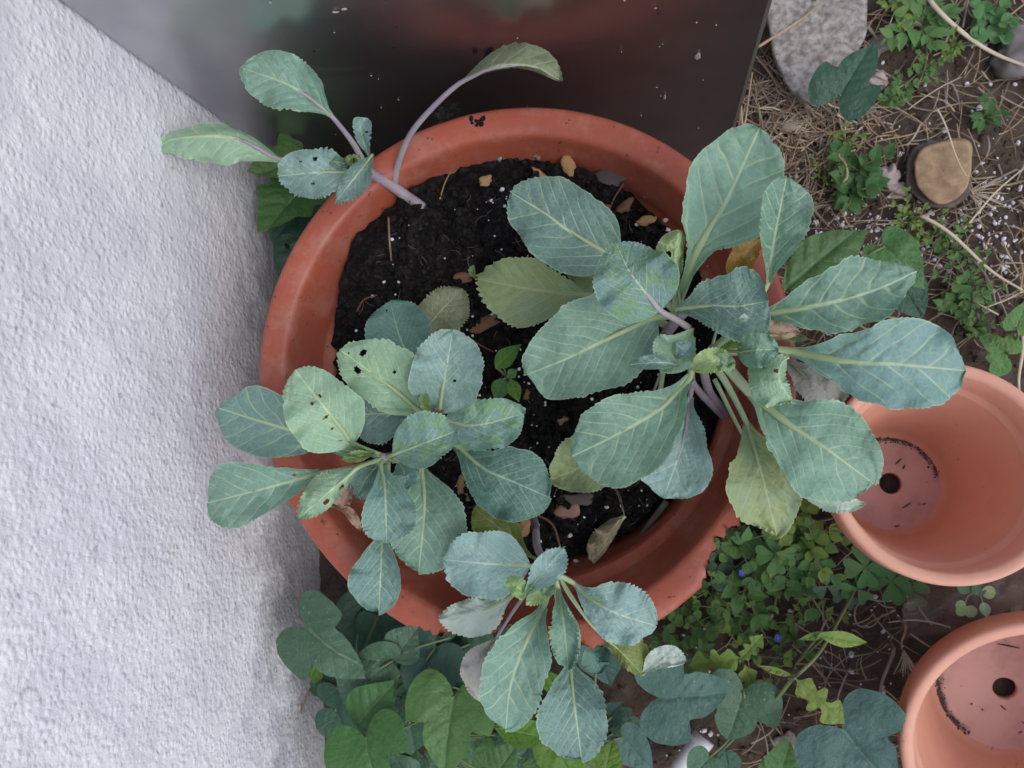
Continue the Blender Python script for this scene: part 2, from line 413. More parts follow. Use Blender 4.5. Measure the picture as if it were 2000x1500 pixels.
    if curl:                                              # one margin rolled up and over
        m = np.clip((Sg * curl_side - .45) / .55, 0, 1)
        px += nx[:, None] * Sg * hw * m ** 1.5 * .55; py += ny[:, None] * Sg * hw * m ** 1.5 * .55
        zc += curl * np.sin(m * 2.4)
    V = PN(px.ravel(), py.ravel(), zc.ravel())
    Vuv = np.stack([U.ravel(), (np.sign(Sg) * a * np.where(Sg < 0, wl, wr) * wprof[:, None] / Lpx).ravel()], 1)
    if hw.max() < 30: Vuv[:, 1] = np.clip(Vuv[:, 1] * 1.0, -.4, .4)
    F = grid_faces(nu, nv)
    if holes:
        fu = U.ravel()[F].mean(1); fs = Sg.ravel()[F].mean(1); keep = np.ones(len(F), bool)
        for (hu, hv, ru, rv) in holes:
            dd = ((fu - hu) / ru) ** 2 + ((fs - hv) / rv) ** 2 + .5 * (vnoise(fu * 60, fs * 25, 2) - .5)
            keep &= dd > 1
        F = F[keep]
    o = mesh_obj(name, V, F, TINT[tint], parent, uv=Vuv, edge=a.ravel(), uv2=np.stack([vph.ravel(), vfade.ravel()], 1))
    # stalk with the midrib it runs into
    path = []
    if petiole is not None:
        path = [P(*q) for q in petiole]
    k = [0, nu // 8, nu // 4, nu // 2] if rib else [0, nu // 10]
    for i in k: path.append(Vector(PN(np.array([mx[i]]), np.array([my[i]]), np.array([zmid[i] - .0008]))[0]))
    path = smooth_path([tuple(q) for q in path], 20)
    sc = max(.4, min(1.0, Lpx / 220))
    v, f = tube_geo(path, [pr[0] * sc, pr[1] * sc, pr[1] * sc * .8, .0006], 8, .8)
    mesh_obj('leaf_stalk', v, f, pm or ST_GREEN, o)
    return o

OUT = dict(
    heart=[(0, 0), (-.10, .07), (-.20, .20), (-.21, .36), (-.10, .49), (.10, .54), (.33, .49), (.58, .35), (.80, .17), (.93, .05), (1, 0)],
    lobe3=[(0, 0), (-.14, .09), (-.27, .26), (-.27, .46), (-.10, .62), (.16, .66), (.36, .60), (.33, .45), (.36, .34), (.55, .33), (.78, .20), (.93, .06), (1, 0)],
    ivy=[(0, 0), (-.10, .10), (-.18, .30), (-.05, .42), (.02, .60), (.20, .50), (.32, .33), (.48, .40), (.58, .27), (.75, .18), (.92, .06), (1, 0)],
    ovate=[(0, 0), (.03, .09), (.16, .24), (.36, .32), (.56, .28), (.76, .16), (.92, .05), (1, 0)],
    long=[(0, 0), (.04, .05), (.2, .16), (.42, .22), (.62, .19), (.82, .10), (.94, .03), (1, 0)],
    round=[(0, 0), (.0, .12), (.12, .36), (.36, .50), (.62, .49), (.84, .34), (.96, .14), (1, 0)],
    obcord=[(0, 0), (.12, .10), (.45, .34), (.72, .50), (.93, .47), (1.02, .28), (.95, .08), (.90, 0)],
    pinnat=[(0, 0), (.08, .04), (.16, .20), (.22, .20), (.26, .07), (.36, .08), (.42, .26), (.50, .24), (.54, .09), (.63, .12), (.70, .27), (.82, .20), (.93, .07), (1, 0)],
)
def outline_leaf(shape, nseg=30, rings=7, wf=1.0):
    h = smooth_path(np.array(OUT[shape]), nseg); h[:, 1] = np.clip(h[:, 1], 0, 9)
    loop = np.vstack([h, np.stack([h[-2:0:-1, 0], -h[-2:0:-1, 1]], 1)]) * np.array([1, wf])
    c = np.array([.32 if shape not in ('pinnat', 'obcord') else .6, 0.0])
    pts = [c[None]]
    for r in range(1, rings + 1): pts.append(c + (loop - c) * (r / rings))
    pts = np.vstack(pts); n = len(loop); F = []
    for i in range(n): F.append((0, 1 + i, 1 + (i + 1) % n))
    for r in range(rings - 1):
        a, b = 1 + r * n, 1 + (r + 1) * n
        for i in range(n): F.append((a + i, b + i, b + (i + 1) % n, a + (i + 1) % n))
    e = np.concatenate([[0]] + [np.full(n, r / rings) for r in range(1, rings + 1)])
    return pts, F, e
_OL = {}
def OL(shape, wf=1.0, nseg=44, rings=14):
    k = (shape, round(wf, 2), nseg, rings)
    if k not in _OL: _OL[k] = outline_leaf(shape, nseg, rings, wf)
    return _OL[k]

def vine_leaf(parent, shape, p0, p1, z0, z1, tint='vine', wf=1.0, fold=.14, droop=.16, stalk=None, shear=0.0, name='leaf', stalk_r=.0013):
    """heart-shaped or lobed blade: p0 the stalk's end, p1 the tip, both as seen in the photograph"""
    _lc[0] += 1; sd = _lc[0]
    q, F, e = OL(shape, wf)
    A = np.array(P(p0[0], p0[1], z0)); B = np.array(P(p1[0], p1[1], z1))
    X = B - A; L = np.linalg.norm(X); X /= L
    Yv = np.cross([0, 0, 1.0], X); Yv /= np.linalg.norm(Yv); Z = np.cross(X, Yv)
    x, y = q[:, 0], q[:, 1] + shear * q[:, 0] ** 2
    zl = fold * np.abs(y) - droop * np.clip(x, 0, 2) ** 2 - droop * .5 * y * y + droop * x + .16 * fbm(x * 3 + sd * 2.7, y * 3 + sd, 2, 5)
    vq = (x - .75 * np.abs(y) - .5 * y * y) / .20 + .3 + .25 * fbm(x * 3 + sd, y * 3, 2, 6); fr = vq % 1.0
    zl = zl - .016 * np.exp(-((fr - .5) / .16) ** 2) - .02 * np.exp(-(y / .035) ** 2)
    V = A + L * (np.outer(x, X) + np.outer(y, Yv) + np.outer(zl, Z))
    V[:, 2] = np.maximum(V[:, 2], .004)
    o = mesh_obj(name, V, F, TINT[tint], parent, uv=np.stack([x, y * .8], 1), edge=e * .97, uv2=np.stack([vq, np.ones_like(x)], 1))
    if stalk is not None:
        path = smooth_path([tuple(s) for s in stalk] + [tuple(A - Z * .0004)], 10)
        v, f = tube_geo(path, [stalk_r * 1.2, stalk_r], 6); mesh_obj('leaf_stalk', v, f, ST_VINE, o)
    return o

# ================================================================== the large structure
GM, gt, go_ = new_mat('earth'); gb = NB(gt)
gco = gb.node('ShaderNodeTexCoord').outputs['Object']
g1 = gb.ramp(gb.noise(gco, 6, 3, .65), .35, .65); g2 = gb.ramp(gb.noise(gco, 70, 3, .7), .3, .7)
gc = gb.mix(g2, gb.mix(g1, (.060, .043, .034, 1), (.098, .070, .054, 1)), gb.mix(g1, (.110, .082, .066, 1), (.052, .038, .031, 1)))
gp = gb.node('ShaderNodeBsdfPrincipled'); gb.put(gp.inputs['Base Color'], gc); gp.inputs['Roughness'].default_value = .95; gp.inputs['Specular IOR Level'].default_value = .1
gb.put(gp.inputs['Normal'], gb.bump(gb.noise(gco, 160, 3, .7), .8, .004)); gt.links.new(gp.outputs[0], go_.inputs[0])

def graded(lo, hi, step, far):
    a = list(np.arange(lo, hi, step)); d = step
    r = []; x = hi
    while x < far: r.append(x); d *= 1.5; x += d
    l = []; x = lo - step; d = step
    while x > -far: l.append(x); d *= 1.5; x -= d
    return np.array(l[::-1] + a + r + [far])

gx = graded(-.62, .95, .005, 60); gy = graded(-.85, .95, .005, 60)
GX, GY = np.meshgrid(gx, gy, indexing='ij')
def ground_z(x, y):
    return .030 * fbm(x * 7 + 50, y * 7 + 50, 3, 21) + .016 * fbm(x * 55 + 80, y * 55 + 80, 3, 31) - .006
gv = np.stack([GX.ravel(), GY.ravel(), ground_z(GX, GY).ravel()], 1)
gobj = mesh_obj('ground', gv, grid_faces(len(gx), len(gy)), GM, center=False)
tag(gobj, 'brown earth with dry straw and scattered white grains', 'ground', kind='structure')
def gz(p): return float(ground_z(np.array(p[0]), np.array(p[1])))

# --- house wall, white rough render
W0 = P(593, 360, 0); W1 = P(632, 1450, 0)
wd = (W1 - W0); wd.normalize(); wn = Vector((-wd.y, wd.x, 0))
if wn.x < 0: wn = -wn                                    # towards the pot
C0 = P(1412, 338, 0)                                     # foot of the cabinet's free corner
WM, wt, wo_ = new_mat('white_render'); wb = NB(wt)
wco = wb.node('ShaderNodeTexCoord').outputs['Object']
wc = wb.mix(wb.ramp(wb.noise(wco, 9, 3, .65), .38, .66), (.80, .80, .84, 1), (.70, .70, .755, 1))
wc = wb.mix(wb.math('MULTIPLY', wb.ramp(wb.noise(wco, 62, 2, .7), .66, .74), .55), wc, (.36, .35, .37, 1))
wsx = wb.node('ShaderNodeSeparateXYZ'); wt.links.new(wco, wsx.inputs[0])
spl = wb.math('SUBTRACT', wb.math('MULTIPLY', wb.noise(wco, 14, 4, .75), .42), wsx.outputs[2])
wc = wb.mix(wb.math('MULTIPLY', wb.ramp(spl, .0, .17), .72), wc, (.24, .235, .24, 1))
wp = wb.node('ShaderNodeBsdfPrincipled'); wb.put(wp.inputs['Base Color'], wc); wp.inputs['Roughness'].default_value = .85; wp.inputs['Specular IOR Level'].default_value = .2
wh = wb.math('ADD', wb.noise(wco, 190, 2, .6), wb.math('MULTIPLY', wb.ramp(wb.voro(wco, 150), .1, .6, 1, 0), .5))
wb.put(wp.inputs['Normal'], wb.bump(wh, .6, .0019)); wt.links.new(wp.outputs[0], wo_.inputs[0])
s_ = np.concatenate([np.linspace(-6, -.35, 12), np.arange(-.3, 1.1, .0032), np.linspace(1.15, 6, 12)])
h_ = np.concatenate([[-.15, -.05], np.arange(-.01, .62, .0032), np.linspace(.66, 2.6, 16)])
SS, HH = np.meshgrid(s_, h_, indexing='ij')
den = ((SS > -.32) & (SS < 1.1) & (HH < .64)).astype(float)
dep = (.0020 * fbm(SS * 190, HH * 120, 3, 41) + .0015 * fbm(SS * 45, HH * 45, 2, 45)) * den + .010 * fbm(SS * 3, HH * 3, 2, 49) * den
wv = np.stack([W0.x + wd.x * SS + wn.x * dep, W0.y + wd.y * SS + wn.y * dep, HH], -1).reshape(-1, 3)
wf = grid_faces(len(s_), len(h_)).tolist(); n0 = len(wv)
bk = [(W0 + wd * a - wn * .25).to_tuple()[:2] + (z,) for a in (-6, 6) for z in (-.15, 2.6)]
wv = np.vstack([wv, np.array(bk)]); nh = len(h_); ns = len(s_)
c00, c01, c10, c11 = 0, nh - 1, (ns - 1) * nh, ns * nh - 1
wf += [[c00, n0, n0 + 1, c01], [c10, c11, n0 + 3, n0 + 2], [c01, n0 + 1, n0 + 3, c11], [n0, n0 + 2, n0 + 3, n0 + 1]]
wall = mesh_obj('house_wall', wv, wf, WM, center=False)
tag(wall, 'white rough rendered house wall, grey with splashes along its foot', 'wall')

# --- brushed metal cabinet against the wall
MM, mt, mo_ = new_mat('brushed_metal'); mb = NB(mt)
mco = mb.node('ShaderNodeTexCoord').outputs['Object']
mp_ = mb.node('ShaderNodeMapping'); mt.links.new(mco, mp_.inputs[0]); mp_.inputs['Scale'].default_value = (4, 4, 420)
str_ = mb.noise(mp_.outputs[0], 1.0, 4, .6)
p = mb.node('ShaderNodeBsdfPrincipled'); p.inputs['Metallic'].default_value = 1.0
mb.put(p.inputs['Base Color'], mb.mix(mb.ramp(mb.noise(mco, 9, 4), .35, .65), (.44, .43, .46, 1), (.52, .51, .54, 1)))
mb.put(p.inputs['Roughness'], mb.ramp(str_, .3, .7, .30, .36))
mb.put(p.inputs['Normal'], mb.bump(str_, .012, .0002)); mt.links.new(p.outputs[0], mo_.inputs[0])
wcorner = W0 + wn * .004
cx = (C0 - wcorner); cw = cx.length; cx.normalize(); cy = Vector((-cx.y, cx.x, 0))
if cy.y < 0: cy = -cy
def box_geo(o, ax, ay, az, sx, sy, sz, bev=.003):
    """bevelled box from corner o along unit axes"""
    V = []; F = []
    xs = [(bev, bev), (0, 0)]
    pts = []
    for k, (z, i) in enumerate(((0, bev), (bev, 0), (sz - bev, 0), (sz, bev))):
        for (x, y) in ((i + bev, i), (sx - i - bev, i), (sx - i, i + bev), (sx - i, sy - i - bev), (sx - i - bev, sy - i), (i + bev, sy - i), (i, sy - i - bev), (i, i + bev)):
            pts.append(np.array(o) + np.array(ax) * x + np.array(ay) * y + np.array(az) * z)
    for k in range(3):
        for j in range(8): F.append((k * 8 + j, k * 8 + (j + 1) % 8, (k + 1) * 8 + (j + 1) % 8, (k + 1) * 8 + j))
    F.append(tuple(range(8))[::-1]); F.append(tuple(range(24, 32)))
    return np.array(pts), F
cab = empty('metal_cabinet', wcorner + cx * (cw / 2) + cy * .25, 'dark brushed metal cabinet standing against the white wall behind the big pot', 'cabinet')
UPZ = Vector((0, 0, 1))
v, f = box_geo(wcorner + UPZ * .035, cx, cy, UPZ, cw, .5, .86, .004); mesh_obj('body', v, f, MM, cab, smooth=False)
v, f = box_geo(wcorner + UPZ * .897 - cx * .0 - cy * .012, cx, cy, UPZ, cw + .012, .524, .028, .004); mesh_obj('top', v, f, MM, cab, smooth=False)
DK = simple_mat('black_rubber', (.015, .015, .016, 1), (.025, .024, .023, 1), rough=.7)
for a in (.04, cw - .08):
    for c in (.03, .43):
        v, f = box_geo(wcorner + cx * a + cy * c - UPZ * .012, cx, cy, UPZ, .04, .04, .048, .004); mesh_obj('foot', v, f, DK, cab, smooth=False)

# ================================================================== the big pot
RZ = .30
pot_c = P(999, 722, RZ); R0 = .252
TM, tt_, to_ = new_mat('terracotta_plastic'); tb = NB(tt_)
tco = tb.node('ShaderNodeTexCoord').outputs['Object']
tc = tb.mix(tb.ramp(tb.noise(tco, 14, 5, .6), .35, .68), (.375, .088, .050, 1), (.315, .078, .048, 1))
dust = tb.math('MULTIPLY', tb.ramp(tb.noise(tco, 26, 4, .78), .44, .72), .55)
tc = tb.mix(dust, tc, (.40, .185, .145, 1))
tc = tb.mix(tb.math('MULTIPLY', tb.ramp(tb.noise(tco, 150, 2), .67, .72), .75), tc, (.05, .025, .02, 1))
tp = tb.node('ShaderNodeBsdfPrincipled'); tb.put(tp.inputs['Base Color'], tc)
tb.put(tp.inputs['Roughness'], tb.ramp(tb.noise(tco, 30, 4), .3, .7, .34, .52)); tp.inputs['Specular IOR Level'].default_value = .4
tb.put(tp.inputs['Normal'], tb.bump(tb.noise(tco, 240, 4, .6), .12, .0008))
ttr = tb.node('ShaderNodeBsdfTranslucent'); ttr.inputs[0].default_value = (.50, .075, .03, 1)
tmx = tb.node('ShaderNodeMixShader'); tmx.inputs[0].default_value = .08
tt_.links.new(tp.outputs[0], tmx.inputs[1]); tt_.links.new(ttr.outputs[0], tmx.inputs[2]); tt_.links.new(tmx.outputs[0], to_.inputs[0])

# profile: (radius, height), outside bottom -> lip -> inside
prof = [(.150, .0), (.165, .002), (.170, .02), (.213, .246), (.2135, .252), (.238, .254), (.2405, .258), (.2465, .293), (.2460, .298), (.2435, .3015),
        (.240, .3025), (.232, .3015), (.224, .2995), (.2205, .298), (.2185, .2945), (.2170, .288), (.2120, .268), (.2060, .246), (.2045, .2435), (.1965, .2405), (.1945, .2385),
        (.1925, .225), (.178, .15), (.160, .02), (.155, .012), (.0, .011)]
PK = R0 / .2465; prof = [(r * PK, z) for r, z in prof]
LIP = range(5, 15)
# broken stretches of the lip: (pixel on the broken edge)
def pang(px, py):
    q = P(px, py, .298) - pot_c; return math.atan2(q.y, q.x), math.hypot(q.x, q.y)
brk = [(1545, 860), (1500, 960), (1452, 1022), (1408, 1040), (1388, 1078), (1378, 1135), (1352, 1158), (1335, 1188), (1296, 1232), (1262, 1248), (1200, 1256), (1150, 1262), (1075, 1246),
       (1030, 1228), (990, 1226), (930, 1238), (876, 1240), (862, 1238), (845, 1240), (826, 1222), (800, 1226), (776, 1232), (768, 1236)]
ba = sorted([pang(*q) for q in brk]); ba_a = np.array([a for a, r in ba]); ba_r = np.array([r for a, r in ba])
NSEG = 560
th = np.linspace(-math.pi, math.pi, NSEG, endpoint=False)
inside = (th > ba_a[0]) & (th < ba_a[-1])
rl = np.where(inside, np.interp(th, ba_a, ba_r), 9.0)
jag = (vnoise(th * 42, th * 0 + 3, 61) - .5) * .006 + (vnoise(th * 110, th * 0 + 9, 62) - .5) * .006
bulge = 1 + .006 * np.cos(2 * th + .4) + .058 * np.exp(-((th + 1.50) / .62) ** 2)      # the lip is bent outwards where it is cracked
rl = np.where(inside, np.maximum(rl + jag, .2262 * (1 + (bulge - 1) * .6)), 9.0)
rl = np.where(rl > R0 * bulge - .002, 9.0, rl)
top_r = np.array([.2185, .2205, .224, .232, .240, .246]) * PK; top_z = np.array([.2945, .298, .2995, .3015, .3025, .299])
pv = []
for i, (r, z) in enumerate(prof):
    wgt = np.clip((z - .15) / .14, 0, 1); ov = 1 + (bulge - 1) * wgt
    rr = r * ov; zz = np.full(NSEG, z)
    if i in LIP:
        br = rl < 1; top = np.interp(rl / ov, top_r, top_z)
        if i >= 9:
            lim = rl < rr; rr = np.where(lim, rl, rr); zz = np.where(lim, top, zz)
        elif i == 5: rr = np.where(br, .2225 * PK * ov, rr); zz = np.where(br, .2900, zz)
        else: rr = np.where(br, rl - .0002 * (8 - i), rr); zz = np.where(br, top - .0028 + .0006 * (i - 6), zz)
    pv.append(np.stack([pot_c.x + rr * np.cos(th), pot_c.y + rr * np.sin(th), zz], 1))
pv = np.vstack(pv)
pot = empty('planter_pot', Vector((pot_c.x, pot_c.y, 0)), 'large terracotta coloured plastic planter pot with a broken jagged rim, full of cabbages', 'plant pot')
mesh_obj('pot_body', pv, grid_faces(len(prof), NSEG, True), TM, pot)

# --- potting soil inside the pot
SM, st_, so_ = new_mat('potting_soil'); sb = NB(st_)
sco = sb.node('ShaderNodeTexCoord').outputs['Object']
sc_ = sb.mix(sb.ramp(sb.noise(sco, 110, 3, .7), .42, .72), (.008, .0075, .0078, 1), (.030, .026, .025, 1))
sp = sb.node('ShaderNodeBsdfPrincipled'); sb.put(sp.inputs['Base Color'], sc_); sp.inputs['Roughness'].default_value = .9; sp.inputs['Specular IOR Level'].default_value = .12
sb.put(sp.inputs['Normal'], sb.bump(sb.noise(sco, 320, 3, .75), .9, .003)); st_.links.new(sp.outputs[0], so_.inputs[0])
def soil_z(x, y):
    dx_, dy_ = x - pot_c.x, y - pot_c.y
    r = np.hypot(dx_, dy_)
    return .236 + .15 * dy_ - .012 * np.clip(dx_, -1, 1) + .012 * fbm(x * 26 + 40, y * 26 + 40, 3, 71) * 2 + .011 * fbm(x * 105, y * 105, 3, 75) * 2 - .3 * np.clip(r - .188, 0, 1) \
        + .024 * np.exp(-((dx_ + .12) ** 2 + (dy_ - .13) ** 2) / .006)
nr_, na_ = 110, 330
rr_ = np.linspace(0.0, 1.0, nr_) ** .8; aa_ = np.linspace(0, 2 * math.pi, na_, endpoint=False)
RR, AA = np.meshgrid(rr_, aa_, indexing='ij')
redge = .2005 + .010 * (vnoise(AA * 5, AA * 0, 81) - .5) + .014 * np.clip(np.sin(AA - .75), 0, 1) + .006
lowside = np.clip(-np.sin(AA), 0, 1)
redge = redge - .016 * lowside - .011 * np.clip(np.cos(AA - 3.25), 0, 1) ** 3
sxx = pot_c.x + RR * redge * np.cos(AA); syy = pot_c.y + RR * redge * np.sin(AA)
szz = soil_z(sxx, syy); szz = np.where(RR > .985, szz - .012, szz)
sv = np.stack([sxx.ravel(), syy.ravel(), szz.ravel()], 1)
soil = mesh_obj('potting_soil', sv, grid_faces(nr_, na_, True), SM, None)
tag(soil, 'black crumbly potting soil filling the big planter pot', 'soil', kind='stuff')
def sz(p): return float(soil_z(np.array(p[0]), np.array(p[1])))
def soil_at(px, py, dz=0.0):
    q = P(px, py, .235)
    for _ in range(4): q = P(px, py, sz(q))
    return Vector((q.x, q.y, q.z + dz))
bag = Bag()
for i in range(7000):
    a = random.uniform(0, 2 * math.pi); r = .200 * math.sqrt(random.random()); x = pot_c.x + r * math.cos(a); y = pot_c.y + r * math.sin(a)
    if math.sin(a) < -.2 and r > .183: continue
    s = random.choice((.0008, .0011, .0015, .002, .0026, .0036)) * random.uniform(.7, 1.3)
    v, f = lump((s, s * random.uniform(.5, 1.2), s * .8), ICO0 if s < .0022 else ICO1, .75, i); v = rotz(v, a * 7)
    bag.add(v + np.array([x, y, sz((x, y)) + s * .45]), f)
for (px, py, rad, n) in ((862, 222, 20, 50), (885, 213, 14, 26), (560 + 1, 480, 4, 2), (930, 236, 16, 9), (700, 590, 14, 22), (845, 290, 24, 40), (760, 420, 20, 20), (1000, 286, 120, 60)):
    for k in range(n):
        a = random.uniform(0, 6.28); r = rad * random.random() ** .7
        q = P(px + r * math.cos(a), py + r * .6 * math.sin(a), .303 if py < 262 else .262)
        s = random.uniform(.0010, .0034); v, f = lump((s, s, s * .7), ICO0, .45, k); bag.add(v + np.array(q), f)
o = bag.build('soil_crumbs', SM); tag(o, 'loose black soil crumbs on the soil and rim of the big pot', 'soil', kind='stuff')

# ================================================================== two small pots
def small_pot_mat(name, c1, c2):
    m, t, out = new_mat(name); b = NB(t)
    co = b.node('ShaderNodeTexCoord').outputs['Object']
    c = b.mix(b.ramp(b.noise(co, 22, 5, .65), .35, .68), c1, c2)
    c = b.mix(b.math('MULTIPLY', b.ramp(b.noise(co, 120, 3), .70, .75), .55), c, (.10, .045, .03, 1))
    p = b.node('ShaderNodeBsdfPrincipled'); b.put(p.inputs['Base Color'], c); p.inputs['Roughness'].default_value = .55; p.inputs['Specular IOR Level'].default_value = .35
    b.put(p.inputs['Normal'], b.bump(b.noise(co, 260, 4), .08, .0006))
    tr = b.node('ShaderNodeBsdfTranslucent'); tr.inputs[0].default_value = (.75, .24, .07, 1)
    mx = b.node('ShaderNodeMixShader'); mx.inputs[0].default_value = .22
    t.links.new(p.outputs[0], mx.inputs[1]); t.links.new(tr.outputs[0], mx.inputs[2]); t.links.new(mx.outputs[0], out.inputs[0])
    return m
SPM = small_pot_mat('peach_plastic', (.80, .430, .310, 1), (.75, .390, .285, 1))
SPF = small_pot_mat('pink_dusty_plastic', (.80, .500, .450, 1), (.74, .450, .410, 1))
SPM_dirt = simple_mat('dried_soil_stain', (.050, .035, .035, 1), (.10, .06, .055, 1), scale=90, rough=.95, bump=.5, bscale=300, bdist=.001)
def small_pot(rim_px, base_px, rimz, R, rb, label, stain, bits):
    top = np.array(P(rim_px[0], rim_px[1], rimz)); bot = np.array(P(base_px[0], base_px[1], .008))
    ax = top - bot; hgt = np.linalg.norm(ax); ax /= hgt
    e1 = np.cross([0, 1.0, 0], ax); e1 /= np.linalg.norm(e1); e2 = np.cross(ax, e1)
    root = empty('small_pot', Vector((bot[0], bot[1], 0)), label, 'plant pot', 'two small empty pots')
    def lathe(name, pr, mat, seg=144):
        a = np.linspace(0, 2 * math.pi, seg, endpoint=False); V = []
        for r, z in pr: V.append(bot + np.outer(r * np.cos(a), e1) + np.outer(r * np.sin(a), e2) + ax * z)
        return mesh_obj(name, np.vstack(V), grid_faces(len(pr), seg, True), mat, root)
    k = hgt
    lathe('pot_wall', [(rb - .002, .001), (rb + .003, .0), (rb + .005, .004), (R - .016, k - .045), (R - .0155, k - .043), (R - .004, k - .042), (R - .002, k - .040), (R, k - .006), (R - .001, k - .001), (R - .004, k),
                       (R - .010, k - .001), (R - .0125, k - .005), (R - .0145, k - .034), (R - .0155, k - .037), (R - .0195, k - .040), (R - .0205, k - .043), (rb + .006, .018), (rb + .002, .012), (rb - .002, .0095)], SPM)
    fm = SPF.copy(); fm.name = 'stained_' + SPF.name; t_ = fm.node_tree; nb = NB(t_); bs = [n for n in t_.nodes if n.type == 'BSDF_PRINCIPLED'][0]
    oc = nb.node('ShaderNodeTexCoord').outputs['Object']; sp3 = nb.node('ShaderNodeSeparateXYZ'); t_.links.new(oc, sp3.inputs[0])
    rad_ = nb.math('SQRT', nb.math('ADD', nb.math('MULTIPLY', sp3.outputs[0], sp3.outputs[0]), nb.math('MULTIPLY', sp3.outputs[1], sp3.outputs[1])))
    am_ = (stain[0] + stain[1]) / 2; hwid = (stain[1] - stain[0]) / 2
    cs = nb.math('DIVIDE', nb.math('ADD', nb.math('MULTIPLY', sp3.outputs[0], math.cos(am_)), nb.math('MULTIPLY', sp3.outputs[1], math.sin(am_))), rad_)
    nz = nb.noise(oc, 60, 3, .7); nz2 = nb.noise(oc, 260, 2, .7)
    band = nb.ramp(nb.math('ADD', rad_, nb.math('MULTIPLY', nb.math('SUBTRACT', nz, .5), .014)), rb * .86, rb * .95)
    fac = nb.math('MULTIPLY', nb.math('MULTIPLY', band, nb.ramp(nb.math('ADD', cs, nb.math('MULTIPLY', nb.math('SUBTRACT', nz2, .5), .1)), math.cos(hwid) - .04, math.cos(hwid) + .12)), nb.ramp(nz2, .30, .50, .35, .95))
    film = nb.math('MULTIPLY', nb.ramp(nb.noise(oc, 32, 3, .7), .45, .72), .30)
    old = bs.inputs['Base Color'].links[0].from_socket
    nb.put(bs.inputs['Base Color'], nb.mix(fac, nb.mix(film, old, (.34, .20, .17, 1)), (.055, .042, .042, 1)))
    fl = lathe('pot_floor', [(rb - .001, .0098), (rb * .7, .0100), (.0135, .0104), (.0125, .0098), (.0122, .002), (.0135, .0005), (rb * .7, .0006), (rb - .002, .0008)], fm)
    b = Bag(); n = 34
    a0, a1 = stain
    for i in range(n):
        a = a0 + (a1 - a0) * i / n; d = random.uniform(-.003, .002)
        for q in range(2):
            r = rb - .002 + d - abs(random.gauss(0, .0022)); s = random.uniform(.0005, .0014)
            v, f = lump((s, s, s * .35), ICO0, .5, i + q)
            b.add(v + bot + r * math.cos(a + q * .01) * e1 + r * math.sin(a + q * .01) * e2 + ax * .0105, f)
    tag(mesh_obj('dirt_crust', np.vstack(b.v), b.f, SPM_dirt, root, smooth=False), kind='stuff')
    for (r, a, L, da) in bits:
        c = bot + r * math.cos(a) * e1 + r * math.sin(a) * e2 + ax * .0112
        d = math.cos(da) * e1 + math.sin(da) * e2
        v, f = tube_geo([c - d * L / 2, c + ax * .0004, c + d * L / 2], [.0006, .0009, .0004], 5); mesh_obj('dirt_speck', v, f, SPM_dirt, root, smooth=False)
    return root
small_pot((1846, 920), (1735, 945), .20, .1075, .056, 'small empty peach coloured plastic pot overhung by cabbage leaves', (.15, 2.0),
          [(.030, -1.0, .012, .6), (.042, -.6, .004, .3), (.050, -1.5, .006, .2), (.028, 1.2, .010, .8), (.025, .9, .006, 1.1), (.075, -.1, .002, 0), (.079, .1, .002, 1)])
small_pot((2070, 1494), (1958, 1338), .19, .1330, .072, 'small empty peach coloured plastic pot below the clear plastic film', (2.9, 4.15),
          [(.022, 4.6, .007, 2.4), (.05, 1.5, .022, 3.0), (.035, 4.0, .002, 1), (.04, 3.7, .002, 1), (.044, 5.2, .012, 2.6), (.05, 5.0, .004, .5)])

# ================================================================== cabbage plants
def plant(name_label, root_px, stem, group='young cabbage plants in the big pot', sr=1.0):
    """stem: list of (px, py, z) from the soil to the heart of the rosette"""
    b = soil_at(*root_px)
    e = empty('cabbage_plant', b, name_label, 'cabbage', group)
    path = [tuple(b - Vector((0, 0, .015))), tuple(b)] + [tuple(P(*q)) for q in stem]
    v, f = tube_geo(smooth_path(path, 24), [.0062 * sr, .0056 * sr, .0050 * sr, .0040 * sr], 10)
    mesh_obj('stem', v, f, ST_PURPLE, e)
    return e

# --- the plant leaning out over the rim towards the wall
A = plant('young cabbage plant leaning out over the rim towards wall and metal cabinet', (822, 404), [(792, 382, .277), (765, 362, .288), (735, 345, .305), (702, 322, .330), (690, 313, .345)])
hA = (702, 322, .328)
blade(A, [(647, 226), (600, 188), (555, 162), (473, 133)], 50, 62, (.355, .380, .385), 'ob', 'green', petiole=[(712, 322, .325), (690, 280, .335)], pm=ST_PURPLE)
blade(A, [(546, 311), (455, 270), (350, 270), (301, 290)], 52, 24, (.335, .350, .325), 'el', 'light', cup=-.012, teeth=8, petiole=[(738, 348, .305), (650, 333, .318)], pm=ST_PURPLE)
blade(A, [(678, 336), (620, 337), (543, 344)], 50, 50, (.350, .362, .360), 'rd', 'sky', tooth=.05, holes=((.45, .55, .035, .07), (.50, -.42, .03, .07), (.66, .5, .025, .05)), petiole=[(715, 333, .322)])
blade(A, [(728, 302), (695, 345), (655, 394)], 34, 22, (.352, .366, .356), 'el', 'sky', tooth=.05, petiole=[(722, 335, .318)])
blade(A, [(722, 308), (708, 270), (702, 229)], 15, 24, (.350, .375, .395), 'fan', 'sky', tooth=.03, teeth=10, holes=((.62, .5, .03, .12), (.55, .1, .02, .1)), petiole=[(722, 332, .318)])
for (a, b_, w_) in (((692, 318), (676, 306), 9), ((690, 316), (702, 303), 9), ((694, 318), (686, 326), 8), ((684, 322), (640, 312), 11)):
    blade(A, [a, b_], w_, w_, (.345, .358), 'rd', 'young' if w_ < 10 else 'green', tooth=.12, cup=.006, wave=.003, rib=False)
